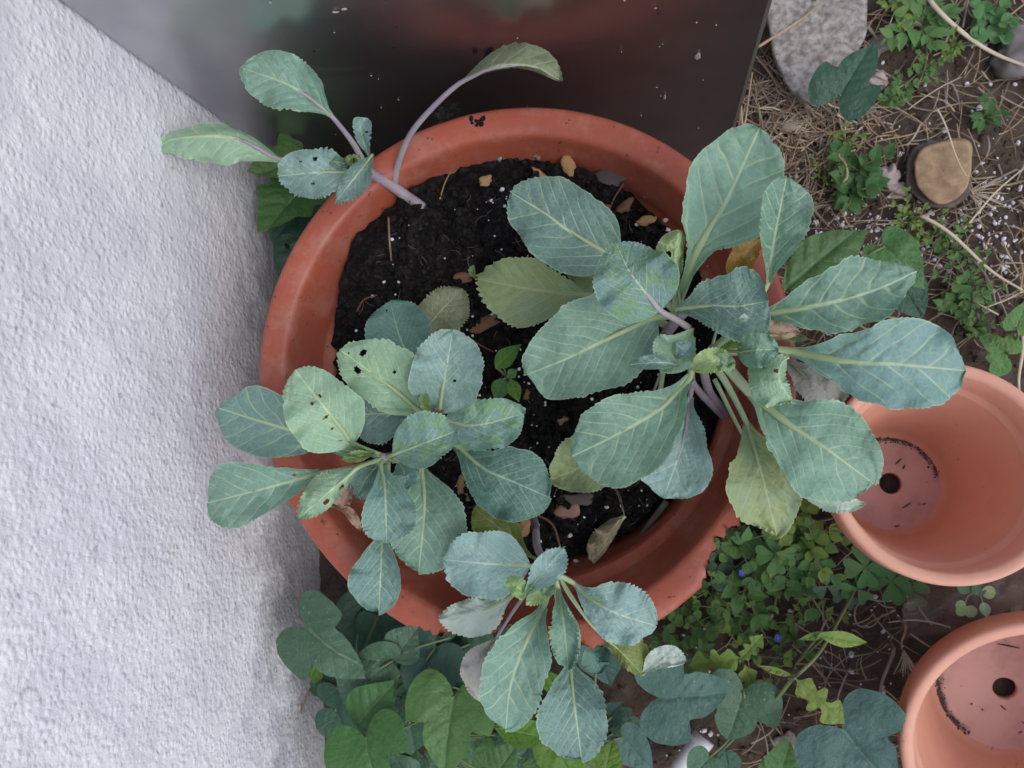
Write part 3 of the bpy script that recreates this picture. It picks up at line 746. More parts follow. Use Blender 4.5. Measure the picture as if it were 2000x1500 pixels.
blade(A, [(893, 166), (962, 133), (1035, 128), (1098, 159)], 40, 9, (.375, .400, .400, .385), 'ob', 'greyo', cup=-.02, teeth=16,
      petiole=[(770, 366, .284), (776, 325, .302), (802, 262, .330), (848, 207, .358)], pm=ST_PURPLE, pr=(.0040, .0030))

# --- the tall plant on the right, its left rosette
B1 = plant('big cabbage plant whose large rosette hangs over soil between seedling and right rim', (1296, 712), [(1292, 690, .265), (1300, 655, .305), (1325, 622, .345), (1335, 612, .362)])
h1 = (1330, 616, .352)
blade(B1, [(1205, 507), (1110, 450), (1068, 419), (1000, 377)], 82, 88, (.330, .352, .350), 'rd', 'blue', petiole=[h1, (1265, 560, .335)], teeth=18, tooth=.014)
blade(B1, [(1162, 577), (1045, 566), (933, 545)], 74, 60, (.292, .305, .290), 'el', 'pale', tooth=.035, petiole=[(1310, 640, .315), (1230, 600, .298)])
blade(B1, [(1215, 560), (1170, 545), (1105, 528)], 26, 22, (.285, .290), 'el', 'pale', petiole=[(1310, 640, .310)])
blade(B1, [(930, 545), (922, 530), (926, 518)], 7, 7, (.288, .29), 'el', 'pale', rib=False)
blade(B1, [(1290, 607), (1232, 534), (1205, 478)], 82, 84, (.405, .425, .420), 'rd', 'mott', teeth=16, tooth=.014, petiole=[(1345, 640, .372), (1320, 624, .388)], pm=ST_PURPLE, pr=(.0042, .0036))
blade(B1, [(1280, 620), (1197, 657), (1110, 699), (1029, 732)], 92, 90, (.345, .368, .362), 'rd', 'green', petiole=[h1], teeth=22, tooth=.016)
blade(B1, [(1321, 597), (1369, 475), (1418, 394), (1484, 249)], 92, 96, (.350, .385, .415), 'sp', 'green', petiole=[h1], pr=(.0050, .0044), teeth=24)
blade(B1, [(1322, 604), (1388, 597), (1440, 598), (1500, 588)], 78, 66, (.360, .385, .400), 'fan', 'blue', petiole=[h1], cup=.02, wave=.006)
blade(B1, [(1500, 552), (1512, 470), (1536, 346)], 34, 62, (.395, .425, .450), 'ob', 'green', cup=.012, petiole=[(1470, 606, .390)], rib=False)
blade(B1, [(1348, 735), (1290, 798), (1202, 850), (1116, 892)], 100, 76, (.362, .390, .385), 'ob', 'green', petiole=[(1350, 660, .350)], teeth=26)
blade(B1, [(1348, 775), (1335, 860), (1296, 974)], 66, 82, (.312, .325, .320), 'ob', 'sky', petiole=[(1335, 650, .320), (1352, 730, .312)], pm=ST_PURPLE)
blade(B1, [(1232, 862), (1150, 905), (1074, 938)], 52, 62, (.275, .282, .270), 'el', 'pale', tooth=.03, petiole=[(1300, 690, .270), (1280, 800, .272)])
blade(B1, [(1322, 545), (1316, 500), (1330, 452)], 34, 18, (.365, .380, .385), 'rd', 'young', cup=-.02, wave=.008, holes=((.5, -.3, .06, .16),), petiole=[(1332, 610, .352)])
blade(B1, [(1352, 642), (1330, 680), (1290, 722)], 36, 46, (.372, .385, .378), 'el', 'light', cup=.012, wave=.006)
blade(B1, [(1340, 716), (1290, 708), (1228, 712)], 13, 16, (.380, .388, .380), 'el', 'sky', cup=.01, wave=.006, rib=False)
blade(B1, [(1318, 700), (1335, 690), (1352, 668)], 22, 14, (.382, .39), 'el', 'sky', cup=.010, wave=.006, rib=False)
blade(B1, [(1352, 722), (1388, 706), (1436, 706)], 26, 22, (.385, .395), 'rd', 'young', cup=.015, wave=.009, tooth=.05)
blade(B1, [(1388, 712), (1410, 706), (1432, 724)], 16, 14, (.388, .392), 'rd', 'light', cup=.012, wave=.006, rib=False)
blade(B1, [(1182, 938), (1206, 962), (1220, 1008)], 2.4, 2.4, (.262, .258, .248), 'el', 'grey', rib=False, petiole=[(1296, 716, .245), (1240, 850, .258)], pm=ST_PURPLE)
blade(B1, [(1221, 1008), (1196, 1040), (1158, 1100)], 10, 34, (.250, .246, .236), 'el', 'beige', cup=-.012, teeth=6, rib=False)

# --- its right-hand neighbour
B2 = plant('big cabbage plant leaning over the right rim above the small empty pot', (1424, 826), [(1410, 800, .245), (1385, 765, .280), (1375, 715, .330), (1392, 678, .368)], sr=.78)
h2 = (1392, 684, .362)
blade(B2, [(1476, 618), (1615, 593), (1713, 565), (1792, 529)], 70, 64, (.380, .400, .395), 'el', 'green', petiole=[h2, (1430, 650, .372)], teeth=22, tooth=.028)
blade(B2, [(1540, 686), (1667, 708), (1755, 712), (1886, 724)], 90, 92, (.355, .378, .365), 'ob', 'blue', petiole=[h2, (1450, 684, .358)], teeth=24, tooth=.018, pr=(.0046, .0042))
blade(B2, [(1466, 768), (1545, 831), (1615, 877), (1708, 946)], 88, 100, (.362, .385, .380), 'ob', 'green', petiole=[h2, (1420, 716, .362)], teeth=22, tooth=.026, pr=(.0046, .0042))
blade(B2, [(1458, 826), (1482, 905), (1518, 1048)], 66, 74, (.322, .336, .318), 'el', 'pale', petiole=[(1388, 700, .345), (1425, 760, .330)], tooth=.03)
blade(B2, [(1530, 700), (1580, 740), (1642, 790)], 42, 46, (.320, .322, .312), 'fan', 'grey', petiole=[h2], tooth=.05)
blade(B2, [(1532, 692), (1520, 735), (1545, 784)], 14, 62, (.402, .412, .398), 'rd', 'light', cup=-.03, wave=.010, tooth=.05, holes=((.35, .05, .035, .09), (.30, .5, .04, .07)), petiole=[h2])
blade(B2, [(1440, 688), (1475, 684), (1520, 682)], 34, 36, (.395, .408), 'rd', 'green', cup=.014, petiole=[h2])
blade(B2, [(1390, 690), (1440, 668), (1520, 655)], 10, 12, (.372, .380), 'el', 'young', petiole=[h2], rib=False)
blade(B2, [(1444, 648), (1500, 646), (1562, 648)], 24, 18, (.366, .376, .362), 'el', 'dry', wave=.012, tooth=.08, petiole=[h2])
blade(B2, [(1492, 652), (1530, 652), (1578, 661)], 7, 14, (.332, .335, .325), 'el', 'pale', rib=False, petiole=[h2])
blade(B2, [(1560, 962), (1620, 975), (1690, 985)], 14, 26, (.300, .298, .290), 'el', 'white', petiole=[(1395, 740, .312), (1470, 880, .305)], tooth=.06)
blade(B2, [(1425, 545), (1460, 490), (1486, 465)], 26, 26, (.305, .308), 'rd', 'yellow', petiole=[(1385, 700, .300)], rib=False)
blade(B2, [(1446, 628), (1452, 622), (1462, 618)], 7, 7, (.405, .408), 'rd', 'white', rib=False)
v, f = tube_geo(smooth_path([tuple(P(1345, 735, .330)), tuple(P(1370, 770, .290)), tuple(soil_at(1420, 820))], 12), [.0030, .0034, .0036], 8); mesh_obj('side_shoot', v, f, ST_PURPLE, B2)

# --- left pair
C1 = plant('holed pale cabbage plant beside the small seedling in the pot', (872, 858), [(860, 845, .270), (845, 822, .320), (838, 808, .358)])
h3 = (838, 812, .350)
blade(C1, [(815, 800), (770, 761), (728, 730), (666, 684)], 52, 80, (.365, .388, .392), 'rd', 'light', petiole=[h3], tooth=.024,
      holes=((.80, .35, .030, .13), (.74, -.25, .045, .13), (.92, .15, .012, .04), (.42, .35, .018, .06), (.18, .55, .03, .1)))
blade(C1, [(856, 806), (868, 740), (884, 649)], 66, 76, (.362, .392, .395), 'rd', 'sky', petiole=[h3], tooth=.018, holes=((.42, .25, .014, .04),))
blade(C1, [(798, 700), (778, 650), (762, 588)], 62, 60, (.288, .302, .300), 'rd', 'deep', petiole=[(845, 825, .305), (820, 760, .292)], holes=((.86, -.25, .018, .05),), tooth=.016)
blade(C1, [(826, 648), (860, 608), (905, 562)], 42, 50, (.262, .270, .262), 'rd', 'greyo', petiole=[(850, 830, .280), (838, 740, .262)], tooth=.03)
blade(C1, [(815, 812), (760, 808), (684, 810)], 60, 40, (.340, .352, .345), 'ob', 'blue', petiole=[h3])
blade(C1, [(870, 820), (927, 831), (1024, 808)], 52, 56, (.350, .362, .352), 'rd', 'mott', petiole=[h3], tooth=.022, wave=.006)
blade(C1, [(889, 866), (945, 915), (996, 938), (1074, 972)], 62, 82, (.325, .345, .335), 'ob', 'deep', petiole=[h3, (870, 842, .332)], tooth=.018)
blade(C1, [(842, 812), (832, 792), (828, 762)], 11, 9, (.362, .372), 'el', 'young', rib=False, tooth=.08)
blade(C1, [(848, 815), (858, 800), (872, 795)], 8, 8, (.350, .355), 'el', 'dry', rib=False)

C2 = plant('cabbage plant leaning over the left rim towards the white wall', (790, 900), [(780, 895, .275), (765, 893, .320), (748, 895, .372)])
h4 = (752, 894, .365)
blade(C2, [(674, 868), (567, 840), (483, 815), (425, 796)], 64, 64, (.345, .365, .360), 'ob', 'blue', petiole=[h4], teeth=18, tooth=.014)
blade(C2, [(690, 866), (630, 791), (576, 722)], 78, 64, (.390, .415, .415), 'rd', 'light', petiole=[h4], tooth=.02,
      holes=((.62, .10, .020, .06), (.60, -.18, .020, .06), (.40, -.12, .013, .08), (.26, -.2, .01, .04)))
blade(C2, [(626, 924), (525, 952), (407, 982)], 62, 64, (.370, .395, .390), 'fan', 'green', petiole=[(756, 896, .362), (690, 915, .372)], tooth=.02, holes=((.22, .42, .02, .10), (.75, .86, .008, .03)))
blade(C2, [(702, 912), (650, 955), (583, 1012)], 24, 40, (.400, .408, .395), 'el', 'light', cup=-.014, petiole=[h4], holes=((.34, -.5, .05, .2), (.6, -.45, .05, .16)), tooth=.035)
blade(C2, [(744, 908), (752, 959), (755, 1062)], 60, 46, (.378, .398, .392), 'ob', 'blue', petiole=[h4], tooth=.02)
blade(C2, [(746, 1040), (744, 1110), (740, 1194)], 44, 60, (.332, .342, .330), 'ob', 'blue', petiole=[(758, 900, .345), (756, 980, .340)], tooth=.006, teeth=8)
blade(C2, [(822, 905), (829, 990), (818, 1118)], 84, 66, (.335, .355, .345), 'ob', 'green', petiole=[(765, 898, .345), (800, 893, .338)], tooth=.022)
blade(C2, [(768, 888), (822, 868), (890, 842)], 58, 46, (.385, .405, .402), 'rd', 'mott', petiole=[h4], tooth=.018)
blade(C2, [(738, 908), (715, 935), (696, 972)], 32, 24, (.365, .372, .362), 'el', 'blue', petiole=[h4])
blade(C2, [(780, 905), (790, 925), (792, 955)], 22, 20, (.370, .378), 'rd', 'blue', petiole=[h4])
blade(C2, [(742, 892), (690, 882), (632, 872)], 12, 18, (.372, .380), 'el', 'light', petiole=[h4], rib=False, wave=.006)
blade(C2, [(735, 885), (700, 892), (668, 898)], 10, 12, (.378, .385), 'el', 'young', rib=False, wave=.005)
blade(C2, [(690, 945), (676, 970), (668, 995)], 14, 22, (.365, .362, .355), 'el', 'dry', petiole=[h4], wave=.012)
blade(C2, [(648, 990), (680, 1000), (706, 1036)], 11, 10, (.352, .345, .335), 'el', 'dry', wave=.012, tooth=.1, rib=False, petiole=[(668, 992, .355)])

# --- bottom plant
D = plant('small cabbage plant hanging over the broken lower rim above the vines', (1040, 1003), [(1046, 1030, .270), (1050, 1070, .310), (1070, 1105, .350), (1082, 1122, .370)], sr=.68)
h5 = (1080, 1118, .362)
blade(D, [(1034, 1105), (952, 1101), (864, 1093)], 66, 66, (.355, .375, .370), 'rd', 'sky', petiole=[h5], tooth=.026)
blade(D, [(1004, 1160), (935, 1196), (857, 1210)], 46, 34, (.330, .340, .325), 'el', 'white', petiole=[(1075, 1110, .340), (1040, 1135, .335)], tooth=.028, cup=-.01)
blade(D, [(1018, 1168), (1060, 1120), (1102, 1070)], 26, 34, (.395, .425, .440), 'el', 'sky', petiole=[h5], cup=.012, tooth=.03)
blade(D, [(1036, 1158), (1014, 1150), (992, 1128)], 16, 22, (.395, .402), 'rd', 'young', rib=False, wave=.008)
blade(D, [(1090, 1128), (1062, 1152), (1028, 1182)], 18, 18, (.385, .398), 'el', 'young', wave=.010, tooth=.06, petiole=[h5])
blade(D, [(1078, 1140), (1074, 1150), (1060, 1166)], 12, 10, (.395, .402), 'rd', 'light', wave=.008, rib=False)
blade(D, [(1062, 1185), (1025, 1260), (997, 1342), (988, 1424)], 66, 62, (.352, .375, .372, .355), 'ob', 'green', petiole=[h5], tooth=.024)
blade(D, [(1090, 1150), (1102, 1225), (1110, 1308)], 50, 32, (.362, .372, .350), 'el', 'green', petiole=[h5], curl=.012, curl_side=-1, tooth=.05, wave=.006)
blade(D, [(1122, 1140), (1155, 1171), (1207, 1199), (1280, 1222)], 60, 58, (.348, .366, .358), 'ob', 'sky', petiole=[h5], tooth=.024)
blade(D, [(1114, 1292), (1120, 1360), (1136, 1483)], 66, 72, (.310, .325, .308), 'ob', 'blue', petiole=[(1085, 1115, .345), (1090, 1180, .325), (1102, 1240, .315)], tooth=.024)
blade(D, [(1178, 1244), (1215, 1275), (1255, 1318)], 48, 16, (.315, .312, .300), 'el', 'ylime', petiole=[(1090, 1118, .345), (1110, 1160, .335), (1150, 1215, .322)], cup=-.012, teeth=6)
blade(D, [(1254, 1318), (1290, 1298), (1340, 1292)], 34, 8, (.300, .308, .312), 'ob', 'white', rib=False, tooth=.012, cup=.004, wave=.002)
blade(D, [(968, 1248), (945, 1290), (940, 1372)], 22, 44, (.318, .318, .300), 'el', 'grey', petiole=[(1075, 1108, .345), (1018, 1172, .335)], pm=ST_PURPLE, pr=(.0032, .0028))
blade(D, [(1036, 1086), (985, 1040), (925, 992)], 38, 42, (.268, .275, .265), 'ob', 'ylime', petiole=[(1068, 1100, .310)])
blade(D, [(1180, 1262), (1168, 1290), (1172, 1318)], 24, 30, (.285, .288), 'rd', 'deep', petiole=[(1092, 1125, .335), (1140, 1200, .300)], rib=False)

# ================================================================== vines round the pot
def on_plane(px, py, p0, n):
    d = _R * (px - 1000.0) + _U * (750.0 - py) + _F * FPX
    return CAM + d * ((p0 - CAM).dot(n) / d.dot(n))
def ground_at(px, py, dz=0.0):
    q = P(px, py, 0)
    for _ in range(3): q = P(px, py, gz(q))
    return Vector((q.x, q.y, q.z + dz))
def filler(x0, x1, y0, y1, n, seed, tints=('vinedk', 'vinedk', 'vinesp', 'vine')):
    r_ = random.Random(seed); L_ = []
    for _ in range(n):
        x, y, a, l = r_.uniform(x0, x1), r_.uniform(y0, y1), r_.uniform(0, 6.28), r_.uniform(45, 85); z = r_.uniform(.025, .085)
        L_.append((r_.choice(('heart', 'heart', 'lobe3', 'ivy', 'ovate')), (x, y), (x + l * math.cos(a), y + l * math.sin(a)), z, z * .85, r_.choice(tints), r_.uniform(.8, 1.15)))
    return L_
def vine(label, root_px, leaves, runner=None, group='leafy vines growing round the big pot'):
    r = ground_at(*root_px)
    e = empty('vine', r, label, 'vine', group)
    path = [tuple(r - Vector((0, 0, .01)))] + [tuple(P(*q)) for q in (runner or [])]
    if len(path) < 2: path.append(tuple(r + Vector((.004, .004, .06))))
    rp = smooth_path(path, 26); v, f = tube_geo(rp, [.0022, .0018, .0013], 7); mesh_obj('runner', v, f, ST_VINE, e)
    for (sh, p0, p1, z0, z1, ti, wf) in leaves:
        A_ = np.array(P(p0[0], p0[1], z0)); k = np.argmin(np.linalg.norm(rp[2:] - A_, axis=1)) + 2; B_ = rp[max(1, k - 3)]
        m_ = (A_ + B_) / 2 + np.array([0, 0, .012])
        vine_leaf(e, sh, p0, p1, z0, z1, ti, wf, stalk=[B_, m_], fold=random.uniform(.05, .32), droop=random.uniform(.10, .34), shear=random.uniform(-.12, .12))
    return e
vine('green lobed vine squeezed between big pot and white wall', (590, 470), [
    ('ivy', (605, 352), (512, 462), .155, .185, 'vine', 1.1), ('ivy', (588, 312), (488, 345), .17, .205, 'vine', 1.0), ('heart', (655, 405), (582, 452), .11, .10, 'vinesp', 1.0),
    ('heart', (612, 452), (548, 582), .12, .12, 'vinedk', .8), ('ivy', (566, 392), (522, 468), .14, .15, 'vinedk', 1.1), ('heart', (640, 380), (590, 410), .08, .08, 'vinedk', 1.2)],
    [(590, 440, .05), (598, 390, .09), (600, 350, .12)])
vine('speckled lobed vine against the foot of the wall below the pot', (672, 1250), [
    ('lobe3', (600, 1226), (724, 1312), .165, .165, 'vinesp', .80), ('heart', (712, 1186), (688, 1285), .09, .08, 'vinedk', .9), ('heart', (738, 1205), (782, 1292), .10, .09, 'vinedk', .95),
    ('heart', (765, 1292), (688, 1278), .15, .14, 'vinesp', .85), ('ovate', (768, 1290), (818, 1222), .15, .145, 'vinesp', 1.5), ('round', (658, 1345), (630, 1372), .10, .09, 'vinedk', 1.1),
    ('heart', (655, 1390), (700, 1460), .07, .06, 'vinedk', 1.0), ('ovate', (622, 1290), (606, 1330), .10, .08, 'lime', 1.0), ('ivy', (645, 1330), (600, 1345), .09, .07, 'vinedk', 1.0)] + filler(690, 800, 1210, 1330, 7, 3),
    [(690, 1300, .06), (730, 1306, .13), (800, 1270, .15), (880, 1245, .15)])
vine('vine with pale grey-green drooping leaves in the dark gap below the broken rim', (770, 1370), [
    ('lobe3', (852, 1262), (792, 1352), .12, .10, 'vinebl', .85), ('heart', (905, 1262), (985, 1320), .10, .08, 'vinedk', 1.1), ('heart', (720, 1322), (694, 1396), .145, .12, 'vinesp', 1.15),
    ('ovate', (694, 1418), (772, 1330), .15, .165, 'vine', 1.15), ('heart', (835, 1240), (900, 1230), .11, .11, 'vinesp', .8), ('heart', (960, 1240), (1010, 1290), .08, .08, 'vinedk', 1.0),
    ('heart', (760, 1355), (800, 1400), .06, .05, 'vinedk', 1.1), ('ivy', (880, 1300), (840, 1350), .07, .06, 'vinedk', 1.0)] + filler(740, 1040, 1270, 1400, 16, 4),
    [(790, 1330, .07), (840, 1285, .11), (880, 1262, .12)])
vine('bright green vine with two broad three-lobed leaves below the cabbage', (800, 1450), [
    ('lobe3', (712, 1442), (752, 1580), .185, .195, 'vine', 1.0), ('lobe3', (886, 1360), (866, 1515), .185, .19, 'vine', .92), ('heart', (905, 1352), (950, 1400), .16, .15, 'vine', .9),
    ('heart', (865, 1372), (806, 1388), .13, .12, 'vine', .9), ('heart', (800, 1400), (812, 1475), .11, .10, 'vinedk', 1.2), ('ovate', (960, 1520), (1012, 1452), .13, .14, 'vine', 1.2),
    ('heart', (945, 1440), (935, 1500), .08, .07, 'vinedk', 1.1), ('round', (720, 1500), (690, 1530), .06, .05, 'vinedk', 1.2), ('long', (960, 1400), (945, 1450), .1, .1, 'lime', .8),
    ('heart', (1020, 1480), (1065, 1530), .06, .05, 'vinedk', 1.1), ('heart', (900, 1480), (870, 1530), .07, .05, 'vinedk', 1.1)] + filler(680, 1040, 1400, 1540, 18, 5),
    [(810, 1430, .06), (830, 1400, .12), (850, 1370, .16), (838, 1300, .15)])
vine('yellow-green vine under the lowest cabbage leaf', (1110, 1490), [
    ('long', (965, 1420), (1092, 1445), .14, .14, 'lime', 1.0), ('ovate', (1010, 1398), (1085, 1420), .12, .12, 'lime', 1.0), ('heart', (1085, 1452), (1128, 1540), .14, .13, 'lime', .9),
    ('ovate', (1178, 1520), (1196, 1440), .14, .13, 'lime', 1.2), ('heart', (1215, 1440), (1275, 1505), .12, .11, 'vinebl', .85), ('heart', (1185, 1400), (1215, 1370), .09, .1, 'vinebl', 1.0),
    ('heart', (1140, 1470), (1170, 1525), .10, .09, 'weed', 1.1), ('ovate', (1090, 1350), (1060, 1300), .10, .10, 'lime', 1.1), ('heart', (1165, 1255), (1190, 1340), .12, .10, 'vinebl', .9)] + filler(1030, 1260, 1380, 1540, 12, 6),
    [(1105, 1470, .06), (1110, 1440, .11), (1150, 1440, .12), (1195, 1400, .11)])
vine('bluish vine with one spotted three-lobed leaf beside the fallen yellow leaf', (1330, 1420), [
    ('lobe3', (1287, 1362), (1438, 1352), .155, .15, 'vinebl', .86)], [(1310, 1405, .06), (1290, 1380, .11)])
vine('small pale green vine beside the white pipe', (1440, 1420), [
    ('lobe3', (1452, 1350), (1418, 1448), .13, .11, 'vinesp', .95), ('heart', (1385, 1480), (1348, 1520), .10, .09, 'vinesp', 1.1), ('ovate', (1415, 1462), (1425, 1520), .09, .08, 'vinedk', 1.3),
    ('ovate', (1462, 1345), (1490, 1375), .12, .11, 'vinesp', 1.2)], [(1450, 1400, .06), (1455, 1365, .11)])
vine('dark bluish vine with the largest lobed leaf beside the lower small pot', (1610, 1460), [
    ('lobe3', (1645, 1424), (1745, 1545), .16, .15, 'vinebl', 1.12), ('ovate', (1520, 1520), (1545, 1438), .10, .11, 'vine', 1.2), ('ovate', (1500, 1520), (1488, 1478), .09, .09, 'weed', 1.2),
    ('heart', (1600, 1480), (1620, 1530), .06, .05, 'vinedk', 1.1)], [(1620, 1450, .07), (1640, 1435, .12)])
vine('dark green lobed leaf lying over the concrete block', (1660, 215), [('lobe3', (1640, 186), (1702, 82), .10, .10, 'vinedk', .82)], [(1652, 205, .05)], 'lone leaves on the right')
vine('long pointed green leaf beside the right rim of the big pot', (1560, 580), [('long', (1530, 565), (1684, 438), .14, .13, 'vine', 1.15), ('heart', (1728, 482), (1806, 566), .12, .11, 'vine', .8), ('heart', (1765, 560), (1802, 625), .09, .08, 'vinedk', 1.0), ('ovate', (1600, 520), (1560, 560), .09, .08, 'vinedk', 1.3)],
     [(1560, 570, .06), (1600, 545, .10), (1700, 500, .10)], 'lone leaves on the right')
vine('small lobed green leaf above the upper small pot', (1950, 720), [('lobe3', (1965, 690), (1912, 655), .08, .07, 'weed', .9), ('heart', (1985, 640), (2005, 590), .09, .09, 'weed', .9), ('round', (1945, 700), (1960, 735), .05, .04, 'weed', 1.0)], [(1962, 700, .05), (1980, 660, .07)], 'lone leaves on the right')

# ================================================================== small weeds
_WL = {}
def wleaf_mesh(shape, tint, wf=1.0):
    k = (shape, tint, wf)
    if k not in _WL:
        q, F, e = OL(shape, wf, 10 if shape != 'pinnat' else 26, 3)
        x, y = q[:, 0], q[:, 1]; z = .25 * np.abs(y) - .22 * x * x + .12 * x
        me = bpy.data.meshes.new('leaf'); me.from_pydata(np.stack([x, y, z], 1).tolist(), [], F)
        me.polygons.foreach_set('use_smooth', [True] * len(me.polygons))
        l = me.uv_layers.new(name='leaf'); idx = np.empty(len(me.loops), dtype=np.int32); me.loops.foreach_get('vertex_index', idx)
        l.data.foreach_set('uv', np.stack([x, y], 1)[idx].astype(np.float32).ravel())
        me.uv_layers.new(name='vein').data.foreach_set('uv', np.stack([(x - .8 * np.abs(y)) / .25 + .3, np.ones_like(x)], 1)[idx].astype(np.float32).ravel())
        a = me.attributes.new('rim', 'FLOAT', 'POINT'); a.data.foreach_set('value', (e * .9).astype(np.float32))
        me.materials.append(TINT[tint]); _WL[k] = me
    return _WL[k]
def put_leaf(parent, me, pos, az, pitch, roll, size, name='leaf'):
    o = bpy.data.objects.new(name, me); COL.objects.link(o); o.parent = parent
    o.location = Vector(pos) - wloc(parent); o.rotation_euler = (roll, -pitch, az); o.scale = (size, size, size)
    return o
FLM = simple_mat('blue_petal', (.07, .07, .42, 1), (.10, .09, .50, 1), rough=.6, bump=0)
FLY = simple_mat('flower_eye', (.5, .35, .1, 1), (.4, .2, .2, 1), rough=.6, bump=0)
def sprig(px, py, label, group, stems=4, spread=.03, hgt=.035, leaf=.010, pairs=4, shape='ovate', tint='weed', wf=1.0, at=None, flower=False, name='weed', a0=None, cat='weed'):
    r = at or ground_at(px, py)
    e = empty(name, r, label, cat, group)
    a0 = random.uniform(0, 6.28) if a0 is None else a0
    for k in range(stems):
        a = a0 + k * 2 * math.pi / stems + random.uniform(-.4, .4); L = spread * random.uniform(.6, 1.15); h = hgt * random.uniform(.6, 1.1)
        tip = r + Vector((math.cos(a) * L, math.sin(a) * L, h)); midp = r + Vector((math.cos(a) * L * .4, math.sin(a) * L * .4, h * .75))
        path = smooth_path([tuple(r - Vector((0, 0, .006))), tuple(midp), tuple(tip)], 9)
        v, f = tube_geo(path, [.0009, .0006], 5); mesh_obj('stem', v, f, ST_VINE, e)
        me = wleaf_mesh(shape, tint, wf)
        for j in range(pairs):
            t = (j + 1) / pairs; pt = path[min(8, int(round(t * 8)))]
            for sgn in (-1, 1):
                put_leaf(e, me, pt, a + sgn * random.uniform(.7, 1.5) * (1.2 - .55 * t), random.uniform(-.1, .6), random.uniform(-.4, .4), leaf * random.uniform(.7, 1.25) * (1.1 - .4 * t))
        put_leaf(e, me, path[-1], a, random.uniform(.1, .6), 0, leaf * .6)
        if flower and k == 0:
            top = Vector(path[-1]) + Vector((0, 0, .004)); V = []; F = []
            for m in range(5):
                an = m * 2 * math.pi / 5; q, FF, _ = OL('obcord', 1.0, 8, 2); n0 = len(V)
                for (x, y) in q: V.append(tuple(top + Vector((math.cos(an) * x - math.sin(an) * y, math.sin(an) * x + math.cos(an) * y, .15 * x * x)) * .0042))
                F += [tuple(i + n0 for i in ff) for ff in FF]
            fo = mesh_obj('flower', V, F, FLM, e); vv, ff = ICO1; mesh_obj('flower_eye', vv * .0008 + np.array(top), ff, FLY, fo)
    return e
def clover(px, py, label, group, size=.016, z=.05, n=4, tint='clover', stalks=1, a=None):
    r = ground_at(px, py); e = empty('clover', r, label, 'clover', group)
    for k in range(stalks):
        c = P(px + (k * 37 % 40 - 10) * (stalks > 1), py + (k * 53 % 36 - 10) * (stalks > 1), z * (1 - .12 * k))
        v, f = tube_geo(smooth_path([tuple(r - Vector((0, 0, .006))), tuple((r + c) / 2 + Vector((.004, .002, .006))), tuple(c)], 8), [.0009, .0007], 5); mesh_obj('stem', v, f, ST_VINE, e)
        a0 = random.uniform(0, 6.28) if a is None else a
        for j in range(n): put_leaf(e, wleaf_mesh('obcord', tint, 1.0), c, a0 + j * 2 * math.pi / n, random.uniform(-.15, .15), random.uniform(-.1, .1), size * random.uniform(.9, 1.08), 'leaflet')
    return e
GRP1 = 'sprawling weeds between the broken rim and the small pots'
wspots = [(1330, 1170), (1372, 1222), (1402, 1092), (1446, 1140), (1480, 1085), (1512, 1135), (1552, 1062), (1560, 1125), (1424, 1190), (1472, 1205), (1350, 1262), (1535, 1228), (1448, 1262), (1386, 1145), (1505, 1050), (1430, 1050), (1325, 1225), (1575, 1180)]
used_lb = set()
for i, (x, y) in enumerate(wspots):
    while True:
        shp = random.choice(('ovate', 'ovate', 'round', 'long')); ti = random.choice(('weed', 'weed', 'clover', 'weedy', 'vinesp'))
        near = 'right beside the broken rim' if x < 1400 else 'under the pale cabbage leaf' if y < 1080 else 'near the upper small pot' if x > 1545 else 'above the lobed thistle weed' if y > 1190 else 'amid the blue-flowered weeds'
        st_k = random.choice((3, 4, 5)); hg = random.uniform(.02, .065); lf = random.choice((.010, .014, .019, .025)) * random.uniform(.9, 1.1)
        lb = ('tall ' if hg > .042 else 'low ') + {'weed': 'green', 'clover': 'bright green', 'weedy': 'yellow-green', 'vinesp': 'grey-green'}[ti] + ' weed with ' + ('large ' if lf > .017 else 'tiny ' if lf < .012 else 'small ') + {'ovate': 'pointed', 'round': 'round', 'long': 'narrow'}[shp] + ' leaves ' + near
        if lb not in used_lb: used_lb.add(lb); break
    sprig(x, y, lb, GRP1, stems=st_k, spread=random.uniform(.022, .045), hgt=hg, leaf=lf, pairs=2 if lf > .017 else 3, shape=shp, tint=ti, wf=random.choice((1.0, 1.25)))
for (x, y, lb) in ((1451, 1124, 'beside the broken rim'), (1509, 1245, 'in the dark gap'), (1487, 1334, 'below the pale thistle weed')):
    sprig(x, y, 'tiny weed with one small blue flower ' + lb, 'blue-flowered weeds', stems=3, spread=.016, hgt=.05, leaf=.010, pairs=3, tint='weed', flower=True)
sprig(1545, 1035, 'tall pale green weed under the overhanging cabbage leaves beside the upper pot', None, stems=6, spread=.038, hgt=.09, leaf=.024, pairs=4, shape='long', tint='weedy', wf=1.6)
sprig(1572, 1060, 'bushy green weed beside the rim of the upper small pot', None, stems=5, spread=.030, hgt=.085, leaf=.020, pairs=4, shape='ovate', tint='weed', wf=1.1)
for i, (x, y, s_, n_, st_n, lab) in enumerate((
        (1690, 1108, .024, 4, 1, 'bright four-leaved clover beside the rim of the upper small pot'), (1750, 1145, .022, 4, 2, 'darker clover beside the clear plastic film'), (1515, 1085, .022, 4, 1, 'clover with rounded leaves below the pale cabbage leaf'),
        (1625, 1155, .016, 3, 2, 'low three-leaved clover in the dark gap among the weeds'), (1675, 1150, .018, 3, 1, 'small bluish clover on a long arched stalk'))):
    clover(x, y, lab, 'clovers beside the small pots', s_, .06, n_, 'clover' if i != 3 else 'vinesp', st_n)
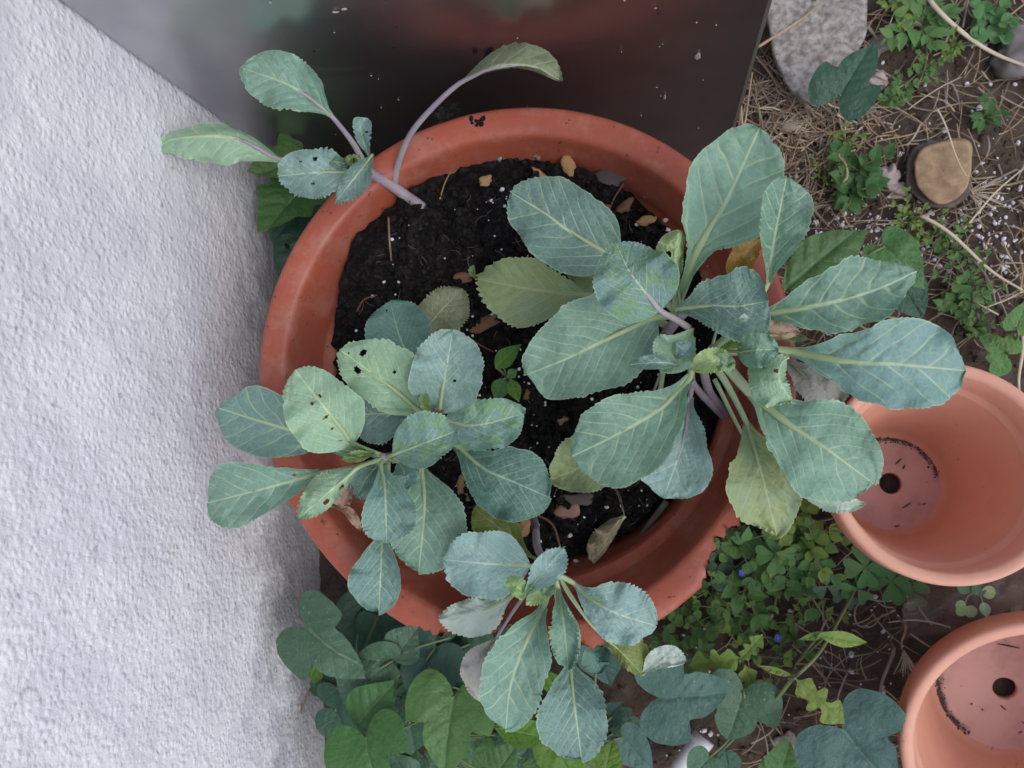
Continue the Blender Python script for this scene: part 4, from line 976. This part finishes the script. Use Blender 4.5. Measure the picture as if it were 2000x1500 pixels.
# lobed rosettes of sow thistle
def rosette(px, py, label, leaves, tint='weedy'):
    r = ground_at(px, py); e = empty('thistle_weed', r, label, 'weed', 'lobed thistle weeds')
    for (p0, p1, z0, z1, wf, sh) in leaves: vine_leaf(e, sh, p0, p1, z0, z1, tint, wf, stalk=[tuple(r), tuple((r + P(p0[0], p0[1], z0)) / 2)], fold=.15, droop=.1, stalk_r=.0016)
    return e
rosette(1452, 1330, 'lobed pale thistle weed left of the dark gap near the spotted vine leaf', [((1450, 1285), (1345, 1300), .12, .10, .9, 'pinnat'), ((1445, 1290), (1490, 1240), .12, .13, .8, 'pinnat'), ((1455, 1300), (1480, 1375), .12, .10, .9, 'pinnat'), ((1440, 1320), (1400, 1360), .10, .09, .8, 'pinnat')])
TH = rosette(1550, 1300, 'upright lobed thistle weed with long arching stalks beside the dark lobed leaf', [((1552, 1325), (1650, 1415), .17, .18, .9, 'pinnat'), ((1600, 1240), (1695, 1255), .15, .14, .7, 'long'), ((1620, 1235), (1560, 1250), .14, .13, .6, 'long'), ((1548, 1320), (1480, 1300), .16, .15, .5, 'long')])
b0 = [(1550, 1325, .17), (1640, 1240, .14), (1672, 1140, .05)]
for (lab, pts, rad) in (('long pale green stem arching from thistle weed to clover', [(1550, 1325, .16), (1600, 1275, .14), (1650, 1190, .09), (1680, 1130, .03), (1684, 1122, .0)], .0020),
                        ('green stem running down from thistle weed to the small vine', [(1550, 1322, .16), (1510, 1370, .13), (1455, 1403, .06), (1445, 1408, .0)], .0022)):
    v, f = tube_geo(smooth_path([tuple(P(*q)) for q in pts], 18), [rad, rad * .8], 7); mesh_obj('stalk', v, f, ST_VINE, TH)['label'] = lab
# right-hand side, among the straw
GRP2 = 'sparse weeds among the straw'
for (x, y, n_, sp_, lf, sh, ti, lab) in (
        (1790, 55, 5, .045, .030, 'long', 'weed', 'leafy green weed with long blades at the end of the concrete block'), (1765, 20, 4, .03, .018, 'long', 'weedy', 'upright pale weed with narrow leaves beyond the concrete block'),
        (1920, 60, 5, .022, .016, 'round', 'clover', 'round-leaved green weed crossed by the thick pale straw'), (1850, 105, 4, .018, .010, 'ovate', 'weedy', 'small yellow-green weed below the thick pale straw'),
        (1800, 140, 4, .022, .010, 'ovate', 'weed', 'thin green weed left of the yellow-green one'), (1755, 185, 4, .020, .010, 'ovate', 'weed', 'small green weed between dark lobed leaf and straw'),
        (1725, 205, 3, .014, .009, 'round', 'weed', 'tiny green weed touching the dark lobed leaf'), (1915, 240, 3, .018, .016, 'long', 'vine', 'little weed with one dark pointed leaf by the stump'),
        (1660, 340, 4, .030, .022, 'ovate', 'vine', 'broad-leaved weed beside the crumbly clod'), (1655, 385, 3, .020, .024, 'ovate', 'vine', 'dark oval-leaved weed below the broad-leaved one'),
        (1640, 280, 5, .024, .008, 'ovate', 'weedy', 'mossy yellow-green weed under the straw tangle'), (1600, 345, 5, .024, .006, 'long', 'weedy', 'mossy yellow weed beside the tall cabbage leaf'),
        (1765, 430, 6, .028, .010, 'long', 'weedy', 'feathery yellow-green weed at the root of the long straw'), (1850, 490, 6, .034, .012, 'long', 'weed', 'feathery green weed under the long straw'),
        (1880, 560, 6, .034, .012, 'long', 'weed', 'feathery dark green weed right of the pointed cabbage leaf'), (1860, 590, 4, .028, .016, 'ovate', 'weed', 'green weed with spade-shaped leaves beside the blue cabbage leaf'),
        (1960, 790, 3, .02, .016, 'ovate', 'weed', 'green weed behind the rim of the upper small pot'), (1820, 470, 5, .03, .009, 'long', 'weedy', 'low feathery weed beside the heart-shaped leaf'), (1900, 640, 5, .03, .010, 'long', 'weed', 'thin feathery weed near the rim of the upper pot')):
    sprig(x, y, lab, GRP2, stems=n_, spread=sp_, hgt=.03, leaf=lf, pairs=4, shape=sh, tint=ti, wf=1.2)
# seedling in the big pot
sd_r = soil_at(992, 765)
e = empty('seedling', sd_r, 'small bright green seedling growing in the black soil of the big pot', 'seedling')
v, f = tube_geo(smooth_path([tuple(sd_r - Vector((0, 0, .005))), tuple(P(990, 735, .262)), tuple(P(982, 715, .285))], 8), [.0011, .0008], 6); mesh_obj('stem', v, f, ST_VINE, e)
for (p0, p1, z0, z1, ti, wf) in (((968, 716), (1018, 672), .285, .290, 'lime', .85), ((992, 735), (1012, 722), .275, .275, 'weed', 1.3), ((985, 740), (966, 784), .268, .26, 'vine', 1.1), ((998, 742), (1014, 786), .268, .26, 'lime', .9)):
    vine_leaf(e, 'ovate', p0, p1, z0, z1, ti, wf, stalk=[tuple(P(990, 735, .262))])

# ================================================================== dead straw, grains, stones, odds and ends
STRAW = [simple_mat('straw_' + n, a, b, scale=60, rough=.75, bump=.2, bscale=300, bdist=.0005) for n, a, b in (
    ('tan', (.30, .215, .135, 1), (.38, .285, .19, 1)), ('grey', (.235, .185, .145, 1), (.30, .245, .20, 1)), ('brown', (.15, .095, .06, 1), (.20, .135, .09, 1)), ('pale', (.50, .42, .30, 1), (.56, .48, .37, 1)))]
def inpoly(x, y, poly):
    c = False; j = len(poly) - 1
    for i in range(len(poly)):
        if (poly[i][1] > y) != (poly[j][1] > y) and x < (poly[j][0] - poly[i][0]) * (y - poly[i][1]) / (poly[j][1] - poly[i][1]) + poly[i][0]: c = not c
        j = i
    return c
bags = [Bag() for _ in STRAW]
def straw_piece(bag, c, L, az, rad, lift, bend):
    d = Vector((math.cos(az), math.sin(az), 0)); nrm = Vector((-d.y, d.x, 0))
    pts = []
    for t in (-.5, -.2, .15, .5):
        q = c + d * (t * L) + nrm * (bend * L * (t * t - .1)); q.z = gz(q) + lift + random.uniform(0, .004); pts.append(tuple(q))
    v, f = tube_geo(smooth_path(pts, 7), [rad, rad, rad * .5], 4, .6); bag.add(v, f)
for i in range(1500):
    k = random.random()
    if k < .36: x, y = random.gauss(1570, 75), random.gauss(235, 70)
    elif k < .82: x, y = random.uniform(1500, 2080), random.uniform(-60, 680)
    else: x, y = random.uniform(1300, 1800), random.uniform(1000, 1520)
    if x < 1430: continue
    straw_piece(bags[random.choices((0, 1, 2, 3), (4, 4, 4, .6))[0]], P(x, y, 0), random.uniform(.015, .075), random.uniform(0, 6.28), random.uniform(.0004, .0011), random.uniform(.001, .012), random.uniform(-.5, .5))
for nm, bg_, m_ in zip(('tan', 'grey', 'brown', 'pale'), bags, STRAW):
    tag(bg_.build('straw_litter', m_), 'tangled ' + nm + ' dry straw littering the earth', 'straw', kind='stuff')
big_straws = [
    ('thick pale straw curving across the earth beyond the stump', [(1812, -10), (1824, 15), (1860, 52), (1917, 88), (2010, 130)], .0030, 3, .022),
    ('long pale straw running from the feathery weed towards the right', [(1793, 418), (1850, 455), (1935, 525), (1998, 566)], .0022, 3, .03),
    ('thin tan straw lying across the concrete block', [(1470, 100), (1530, 62), (1606, 2)], .0018, 0, .045),
    ('thin straw lying over the stump', [(1825, 205), (1850, 260), (1888, 343)], .0010, 3, .05),
    ('thin straw standing behind the upper small pot', [(1996, 640), (1994, 700), (1992, 770)], .0022, 3, .05),
    ('straight grey straw right of the crumbly clod', [(1860, 455), (1905, 430), (1945, 408)], .0014, 1, .012),
    ('tan straw stalk bent in a hook beside broad-leaved weed', [(1632, 358), (1652, 350), (1650, 320), (1640, 300), (1672, 292)], .0016, 0, .03),
    ('straw stalk leaning by the cabinet corner', [(1445, 180), (1452, 250), (1470, 140)], .0014, 0, .03),
    ('thin straw beyond the stump reaching to the frame', [(1880, 450), (1940, 380), (2010, 320)], .0012, 3, .02),
    ('straw stem with an old seed head beside the lower pot', [(1768, 1215), (1764, 1250), (1762, 1270)], .0014, 0, .05),
    ('flat grey grass blade beside the lower small pot', [(1748, 1262), (1730, 1310), (1718, 1370)], .0022, 1, .03),
    ('curled brown root loop in the dark gap', [(1705, 1160), (1670, 1185), (1675, 1220), (1705, 1225), (1725, 1200)], .0011, 1, .02),
    ('thin brown twig reaching up the wall foot', [(608, 1340), (590, 1390), (566, 1450)], .0014, 2, .06)]
for lab, pts, rad, mi, z in big_straws:
    path = smooth_path([tuple(P(x, y, z)) for x, y in pts], 22)
    path[:, 2] += .004 * np.sin(np.linspace(0, 6, 22)); path[0, 2] = max(.002, path[0, 2] - z * .8)
    v, f = tube_geo(path, [rad, rad * .9, rad * .6], 7, .7); tag(mesh_obj('straw_stalk', v, f, STRAW[mi]), lab, 'straw', 'single straw stalks')
def seed_head(px, py, az, L, label):
    r = ground_at(px, py, .006); e = empty('grass_seed_head', r, label, 'seed head', 'dry grass seed heads')
    for k in range(16):
        a = az + random.gauss(0, .45); l = L * random.uniform(.55, 1.0)
        tip = r + Vector((math.cos(a) * l, math.sin(a) * l, random.uniform(.002, .02)))
        v, f = tube_geo(smooth_path([tuple(r), tuple((r + tip) / 2 + Vector((0, 0, .003))), tuple(tip)], 6), [.0009, .0007, .0002], 5); mesh_obj('awn', v, f, STRAW[3], e)
    return e
seed_head(1885, 380, -.2, .045, 'pale bristly grass seed head below the stump')
seed_head(1985, 395, -1.1, .040, 'tan bristly grass seed head right of the pale one')
seed_head(1762, 1268, -1.5, .03, 'small faded seed head beside the lower small pot')
seed_head(1520, 255, -.1, .04, 'bleached straw tuft beside the tallest cabbage leaf')
# white grains
PER = simple_mat('white_grain', (.70, .70, .74, 1), (.58, .57, .60, 1), scale=80, rough=.8, bump=.4, bscale=300, bdist=.0006)
bag = Bag()
for i in range(760):
    k = random.random()
    if k < .62: x, y = random.uniform(1540, 2060), random.gauss(450, 65)
    elif k < .8: x, y = random.uniform(1500, 2060), random.uniform(-20, 420)
    else: x, y = random.uniform(1300, 1780), random.uniform(1060, 1500)
    s = random.choice((.0010, .0014, .0018, .0024, .0032)) * random.uniform(.7, 1.2); q = ground_at(x, y, s * .4)
    v, f = lump((s, s * random.uniform(.7, 1), s * .8), ICO0 if s < .0018 else ICO1, .4, i); bag.add(rotz(v, i) + np.array(q), f)
tag(bag.build('white_grains', PER), 'white grains scattered over the earth', 'grains', kind='stuff')
bag = Bag()
for i in range(420):
    a = random.uniform(0, 6.28); r = .18 * math.sqrt(random.random()); x = pot_c.x + r * math.cos(a); y = pot_c.y + r * math.sin(a)
    s = random.choice((.0006, .0008, .0012, .0018)) * random.uniform(.7, 1.2)
    v, f = lump((s, s, s * .8), ICO0, .4, i); bag.add(v + np.array([x, y, sz((x, y)) + s * .8 + .0014]), f)
for (x, y, s) in ((982, 373, .0030), (986, 404, .0022), (1342, 535, .003), (1385, 520, .0026), (1382, 548, .0026), (1245, 440, .0025), (1300, 432, .0026), (1260, 385, .002), (1305, 450, .0022), (1112, 1045, .003), (1140, 1010, .002), (1125, 1095, .003), (1185, 990, .002)):
    q = soil_at(x, y, s * .5 + .0016); v, f = lump((s, s * .8, s * .8), ICO1, .35, int(x)); bag.add(v + np.array(q), f)
tag(bag.build('white_grains', PER), 'white grains sprinkled on the black soil in the big pot', 'grains', kind='stuff')
# soil clods and brown litter on the ground
bag = Bag()
for i in range(2600):
    x, y = (random.uniform(1400, 2090), random.uniform(-70, 720)) if random.random() < .6 else (random.uniform(600, 1800), random.uniform(1020, 1560))
    s = random.choice((.0015, .002, .003, .0045)) * random.uniform(.7, 1.3); q = ground_at(x, y, s * .1)
    v, f = lump((s, s * random.uniform(.6, 1), s * .6), ICO0 if s < .003 else ICO1, .5, i); bag.add(rotz(v, i * 1.3) + np.array(q), f)
tag(bag.build('earth_clods', GM), 'crumbs of brown earth lying loose on the ground', 'earth', kind='stuff')
# chips on the potting soil
CHIP = dict(tan=simple_mat('chip_tan', (.36, .22, .10, 1), (.28, .17, .09, 1), rough=.85), brown=simple_mat('chip_brown', (.17, .085, .05, 1), (.12, .065, .04, 1), rough=.85), grey=simple_mat('chip_grey', (.07, .06, .06, 1), (.10, .085, .08, 1), rough=.9),
            blue=simple_mat('chip_blue', (.22, .38, .42, 1), (.18, .30, .36, 1), rough=.8), pink=simple_mat('chip_pink', (.26, .15, .125, 1), (.21, .12, .10, 1), rough=.85))
for (x, y, sx, sy, a, m_, lab) in ((1112, 328, .011, .006, 1.75, 'tan', 'largest tan bark chip on the soil near the far rim'), (950, 356, .007, .005, .4, 'tan', 'rounded tan chip on the soil beside white grains'), (977, 302, .0065, .0035, 1.6, 'blue', 'pale blue fragment on the soil at the far rim'),
        (1052, 300, .007, .005, 1.1, 'pink', 'pinkish chip between blue fragment and tan chip'), (1055, 343, .010, .003, -.7, 'tan', 'curved tan sliver on the soil'), (903, 545, .010, .006, .1, 'brown', 'brown bark chip left of the pale cabbage leaf'),
        (948, 632, .017, .007, .5, 'brown', 'curled brown bark strip beside the olive leaf'), (1196, 346, .014, .009, -.4, 'grey', 'dark grey chip under the far rim'), (1108, 996, .011, .007, .2, 'pink', 'flat reddish chip on the soil near the dry leaf'),
        (905, 950, .016, .011, -.6, 'tan', 'crumbly tan bark lump between cabbage leaves'), (1165, 405, .012, .004, -.2, 'brown', 'brown bark splinter right of the round cabbage leaf'), (1222, 405, .008, .005, .8, 'brown', 'small brown chip near the right inner wall'),
        (1265, 432, .010, .004, .3, 'tan', 'thin tan chip among the grains near the right inner wall'), (1060, 925, .006, .005, .1, 'grey', 'small dark chip near the lower cabbage'), (1030, 770, .006, .004, 1.2, 'brown', 'small brown chip beside the seedling'), (1062, 500, .006, .004, 1.2, 'grey', 'small grey chip under the round blue leaf'),
        (1022, 1030, .012, .006, 1.3, 'tan', 'tan bark lump beside the bare cabbage stem'), (1120, 975, .018, .006, .1, 'grey', 'mossy dark strip on the soil near the dry leaf'), (1100, 820, .005, .004, 1.0, 'pink', 'small pinkish crumb between the cabbages')):
    v, f = lump((sx, sy, .0028), ICO2, .5, int(x)); q = soil_at(x, y, .0036); tag(mesh_obj('bark_chip', rotz(v, a) + np.array(q), f, CHIP[m_]), lab, 'chip', 'chips lying on the potting soil')
for (lab, pts, rad, m_) in (('grey stick lying from soil to the lower rim of the big pot', [(1302, 978, .004), (1262, 1030, .006), (1196, 1114, .012)], .0034, 'grey'),
        ('thin straight pinkish twig on the soil near the left rim', [(763, 428, .004), (766, 470, .006), (768, 512, .003)], .0011, 'pink'), ('thin white root thread on the soil', [(862, 392, .003), (872, 362, .004), (886, 332, .003)], .0007, 'tan'),
        ('brown twig lying beside the bare cabbage stem', [(1040, 1000, .004), (1080, 1020, .008), (1095, 1060, .010), (1108, 1120, .010)], .0014, 'brown'), ('short brown twig near the right inner wall', [(1218, 365, .006), (1200, 392, .005), (1188, 420, .002)], .0009, 'brown'),
        ('thin brown twig between seedling and olive leaf', [(900, 650, .002), (935, 672, .004), (965, 688, .002)], .0009, 'brown'), ('dark curled rootlet beside the olive leaf', [(700, 610, .002), (715, 588, .004), (740, 578, .003)], .0009, 'brown')):
    path = smooth_path([tuple(soil_at(x, y, dz + .0025)) for x, y, dz in pts], 14); v, f = tube_geo(path, [rad, rad * .9, rad * .7], 7); tag(mesh_obj('twig', v, f, CHIP[m_]), lab, 'twig', 'twigs lying in the big pot')
bag = Bag()
for k in range(260):
    a = random.uniform(0, 6.28); r = .185 * math.sqrt(random.random()); c = Vector((pot_c.x + r * math.cos(a), pot_c.y + r * math.sin(a), 0)); d = random.uniform(0, 6.28); L = random.uniform(.004, .016)
    pts = [(c.x + math.cos(d + .5 * t) * L * t, c.y + math.sin(d + .5 * t) * L * t, 0) for t in (-.5, 0, .5)]; pts = [(x, y, sz((x, y)) + .0034) for x, y, _ in pts]
    v, f = tube_geo(smooth_path(pts, 5), [.0004, .0004], 4); bag.add(v, f)
tag(bag.build('fibres', CHIP['grey']), 'fine brown fibres in the black potting soil', 'fibres', kind='stuff')

# --- concrete block
CONC = simple_mat('concrete', (.17, .145, .13, 1), (.36, .33, .31, 1), scale=110, rough=.95, bump=.8, bscale=140, bdist=.003)
out = [(1480, -150), (1500, -160), (1680, -160), (1692, -150), (1693, -60), (1692, 40), (1688, 72), (1668, 112), (1640, 160), (1600, 200), (1562, 196), (1532, 160), (1510, 100), (1494, 0)]
def prism(name, poly, z0, z1, mat, jitter=.003, top_noise=.004):
    o_ = smooth_path(poly + [poly[0]], 64)[:-1]; n = len(o_); c = o_.mean(0); V = []; F = []
    rings = [(1.02, z0), (1.0, z1 - .008), (.985, z1 - .002)] + [(.96 - .94 * k / 16, z1) for k in range(17)]
    for k, (s_, z) in enumerate(rings):
        for i, q in enumerate(o_):
            w_ = c + (q - c) * s_; pt = P(w_[0], w_[1], z); nz = fbm(np.array(pt.x * 60 + 9), np.array(pt.y * 60 + 4), 3, 91)
            V.append((pt.x + jitter * nz * 2, pt.y + jitter * nz, z + (top_noise * 2 * nz if k else 0)))
    F = [tuple(f) for f in grid_faces(len(rings), n, True)]; pc = P(c[0], c[1], z1); V.append((pc.x, pc.y, z1 + top_noise * 2 * float(fbm(np.array(pc.x * 60 + 9), np.array(pc.y * 60 + 4), 3, 91)))); l = (len(rings) - 1) * n
    F += [(l + i, l + (i + 1) % n, len(V) - 1) for i in range(n)]
    return V, F
v, f = prism('concrete_block', out, -.02, .035, CONC); tag(mesh_obj('concrete_block', v, f, CONC), 'rough grey concrete block sunk in the earth beside the metal cabinet', 'concrete block')
# --- stump
st_r = ground_at(1838, 345)
e = empty('stump', st_r, 'round sawn stump with tan top and dark bark in the earth', 'stump')
WOOD = simple_mat('sawn_wood', (.34, .235, .14, 1), (.22, .145, .085, 1), scale=60, rough=.9, bump=.5, bscale=160, bdist=.002); BARK = simple_mat('dark_bark', (.085, .062, .052, 1), (.13, .10, .088, 1), scale=60, rough=.95, bump=.9, bscale=120, bdist=.004)
v, f = prism('x', [(1785, 320), (1800, 290), (1830, 278), (1866, 270), (1895, 280), (1898, 320), (1890, 365), (1862, 392), (1830, 400), (1800, 380), (1788, 350)], .0, .030, WOOD, .002, .003); mesh_obj('wood', v, f, WOOD, e)
v, f = prism('x', [(1770, 325), (1782, 292), (1806, 276), (1832, 272), (1868, 272), (1893, 290), (1898, 330), (1896, 375), (1866, 402), (1832, 408), (1796, 396), (1772, 362)], -.01, .019, BARK, .004, .004); mesh_obj('bark', v, f, BARK, e)
# --- stones
STN = simple_mat('pale_stone', (.36, .29, .27, 1), (.44, .37, .35, 1), scale=30, rough=.85); STG = simple_mat('grey_stone', (.16, .14, .135, 1), (.22, .19, .18, 1), scale=30, rough=.9)
for (x, y, s, m_, lab) in ((1716, 160, (.013, .011, .007), STN, 'smooth pale stone beside the dark lobed leaf'), (1975, 110, (.030, .026, .018), STG, 'grey stone at the end of the thick pale straw'), (1715, 90, (.016, .013, .008), STG, 'grey stone at the edge of the concrete block'),
        (1735, 345, (.012, .011, .008), STN, 'crumbly pinkish clod left of the stump'), (1750, 372, (.016, .012, .009), STN, 'larger crumbly pinkish clod touching the stump'), (1690, 215, (.014, .010, .007), STG, 'small dark stone below the dark lobed leaf'), (1985, 60, (.018, .012, .009), STG, 'rough brown stone at the far end of the straw'),
        (1535, 1450, (.014, .012, .006), STN, 'dry tan leaf-litter lump beside small vine'), (1585, 405, (.009, .006, .004), STN, 'pinkish chip of stone beside the folded cabbage leaf')):
    v, f = lump(s, ICO3, .45, int(x)); v = v + (.0016 * (vnoise(v[:, 0] * 300 + 30, v[:, 1] * 300 + v[:, 2] * 200, 4) - .5))[:, None]
    tag(mesh_obj('stone', v + np.array(ground_at(x, y, s[2] * .5)), f, m_), lab, 'stone', 'stones on the earth')
# --- white pipe
WP = simple_mat('white_plastic', (.66, .65, .68, 1), (.58, .57, .58, 1), rough=.45, bump=.1)
pa = [tuple(P(1310, 1530, .03)), tuple(P(1345, 1480, .03)), tuple(P(1376, 1440, .026))]
path = smooth_path(pa, 12); e = empty('pipe', Vector(path.mean(0)) - Vector((0, 0, .02)), 'short white plastic pipe among the vines below the spotted leaf', 'pipe')
v, f = tube_geo(path, [.0115, .0115], 20); mesh_obj('tube', v, f, WP, e); v, f = tube_geo(path[-3:], [.0135, .0135], 20); mesh_obj('collar', v, f, WP, e)
# --- clear plastic film between the two small pots
FM, ft, fo_ = new_mat('clear_film'); fb = NB(ft); fco = fb.node('ShaderNodeTexCoord').outputs['Object']
tr = fb.node('ShaderNodeBsdfTransparent'); tr.inputs[0].default_value = (.86, .82, .80, 1)
pr_n = fb.node('ShaderNodeBsdfPrincipled'); pr_n.inputs['Base Color'].default_value = (.36, .28, .26, 1); pr_n.inputs['Roughness'].default_value = .35
fb.put(pr_n.inputs['Normal'], fb.bump(fb.noise(fco, 40, 4), .4, .004))
mx = fb.node('ShaderNodeMixShader'); fb.put(mx.inputs[0], fb.ramp(fb.noise(fco, 18, 5, .7), .35, .75, .16, .40))
ft.links.new(tr.outputs[0], mx.inputs[1]); ft.links.new(pr_n.outputs[0], mx.inputs[2]); ft.links.new(mx.outputs[0], fo_.inputs[0])
nu_, nv_ = 50, 26; t1 = np.linspace(0, 1, nu_); t2 = np.linspace(0, 1, nv_); T1, T2 = np.meshgrid(t1, t2, indexing='ij')
topx = np.interp(t1, [0, .3, 1], [1772, 1850, 2060]); topy = np.interp(t1, [0, .3, 1], [1162, 1128, 1085]); botx = np.interp(t1, [0, .4, 1], [1768, 1880, 2080]); boty = np.interp(t1, [0, .12, .4, .7, 1], [1246, 1240, 1236, 1185, 1150])
FX = topx[:, None] * (1 - T2) + botx[:, None] * T2; FY = topy[:, None] * (1 - T2) + boty[:, None] * T2
FX[0] += 14 * (vnoise(t2 * 6, t2 * 0, 3) - .5); FX = FX + 10 * (vnoise(T2 * 5, T1 * 7, 6) - .5) * (1 - T1)
FZ = .115 + .035 * (1 - np.abs(T2 - .5) * 1.2) + .030 * fbm(T1 * 7, T2 * 4, 3, 14) - .02 * (1 - T1)
o = mesh_obj('plastic_film', PN(FX.ravel(), FY.ravel(), FZ.ravel()), grid_faces(nu_, nv_), FM); tag(o, 'crumpled clear plastic film stretched between the two small pots', 'plastic film')
e = empty('fallen_sprig', P(1895, 1172, .148), 'pale withered sprig with small leaves lying on the plastic film', 'sprig')
path = smooth_path([tuple(P(1882, 1200, .15)), tuple(P(1890, 1165, .154)), tuple(P(1912, 1160, .155)), tuple(P(1922, 1185, .152))], 12); v, f = tube_geo(path, [.0007, .0007], 5); mesh_obj('stem', v, f, ST_TAN, e)
for (x, y, a, s, ti, sh) in ((1886, 1160, 1.7, .016, 'vinesp', 'round'), (1905, 1162, 1.2, .014, 'vinesp', 'round'), (1918, 1160, .4, .013, 'pale', 'round'), (1886, 1180, 3.4, .010, 'pale', 'round'), (1882, 1186, -2.2, .010, 'pale', 'round'), (1888, 1184, -1.0, .012, 'pale', 'round'), (1920, 1176, -1.4, .016, 'light', 'ovate')):
    put_leaf(e, wleaf_mesh(sh, ti, 1.0), P(x, y, .155), a, .1, .1, s)
# --- flecks on the cabinet
pn = -cy; bag = Bag(); bagd = Bag()
for i in range(44):
    x, y = random.uniform(520, 1440), random.uniform(-10, 300); q = on_plane(x, y, wcorner - cy * .0012, pn)
    if q.z < .05 or (q - wcorner).dot(cx) > cw - .01 or (q - wcorner).dot(cx) < .01: continue
    s = random.choice((.0006, .0008, .0012)); v, f = lump((s, .0004, s * random.uniform(.6, 2)), ICO0, .4, i); (bag if i % 3 else bagd).add(v + np.array(q), f)
for (x, y, a, b_) in ((1363, 110, .003, .006), (1298, 190, .0012, .006), (672, 18, .003, .002), (655, 24, .003, .0014)):
    q = on_plane(x, y, wcorner - cy * .0012, pn); v, f = lump((a, .0006, b_), ICO1, .4, int(x)); bag.add(v + np.array(q), f)
for i in range(14):
    q = on_plane(960 + random.gauss(0, 16), 106 + random.gauss(0, 5), wcorner - cy * .0015, pn); s = random.uniform(.001, .0025); v, f = lump((s, s, s), ICO0, .4, i); bagd.add(v + np.array(q), f)
tag(bag.build('pale_flecks', STN), 'pale dried flecks stuck on the metal cabinet', 'flecks', kind='stuff'); tag(bagd.build('soil_flecks', SM), 'black soil flecks stuck on the metal cabinet', 'flecks', kind='stuff')
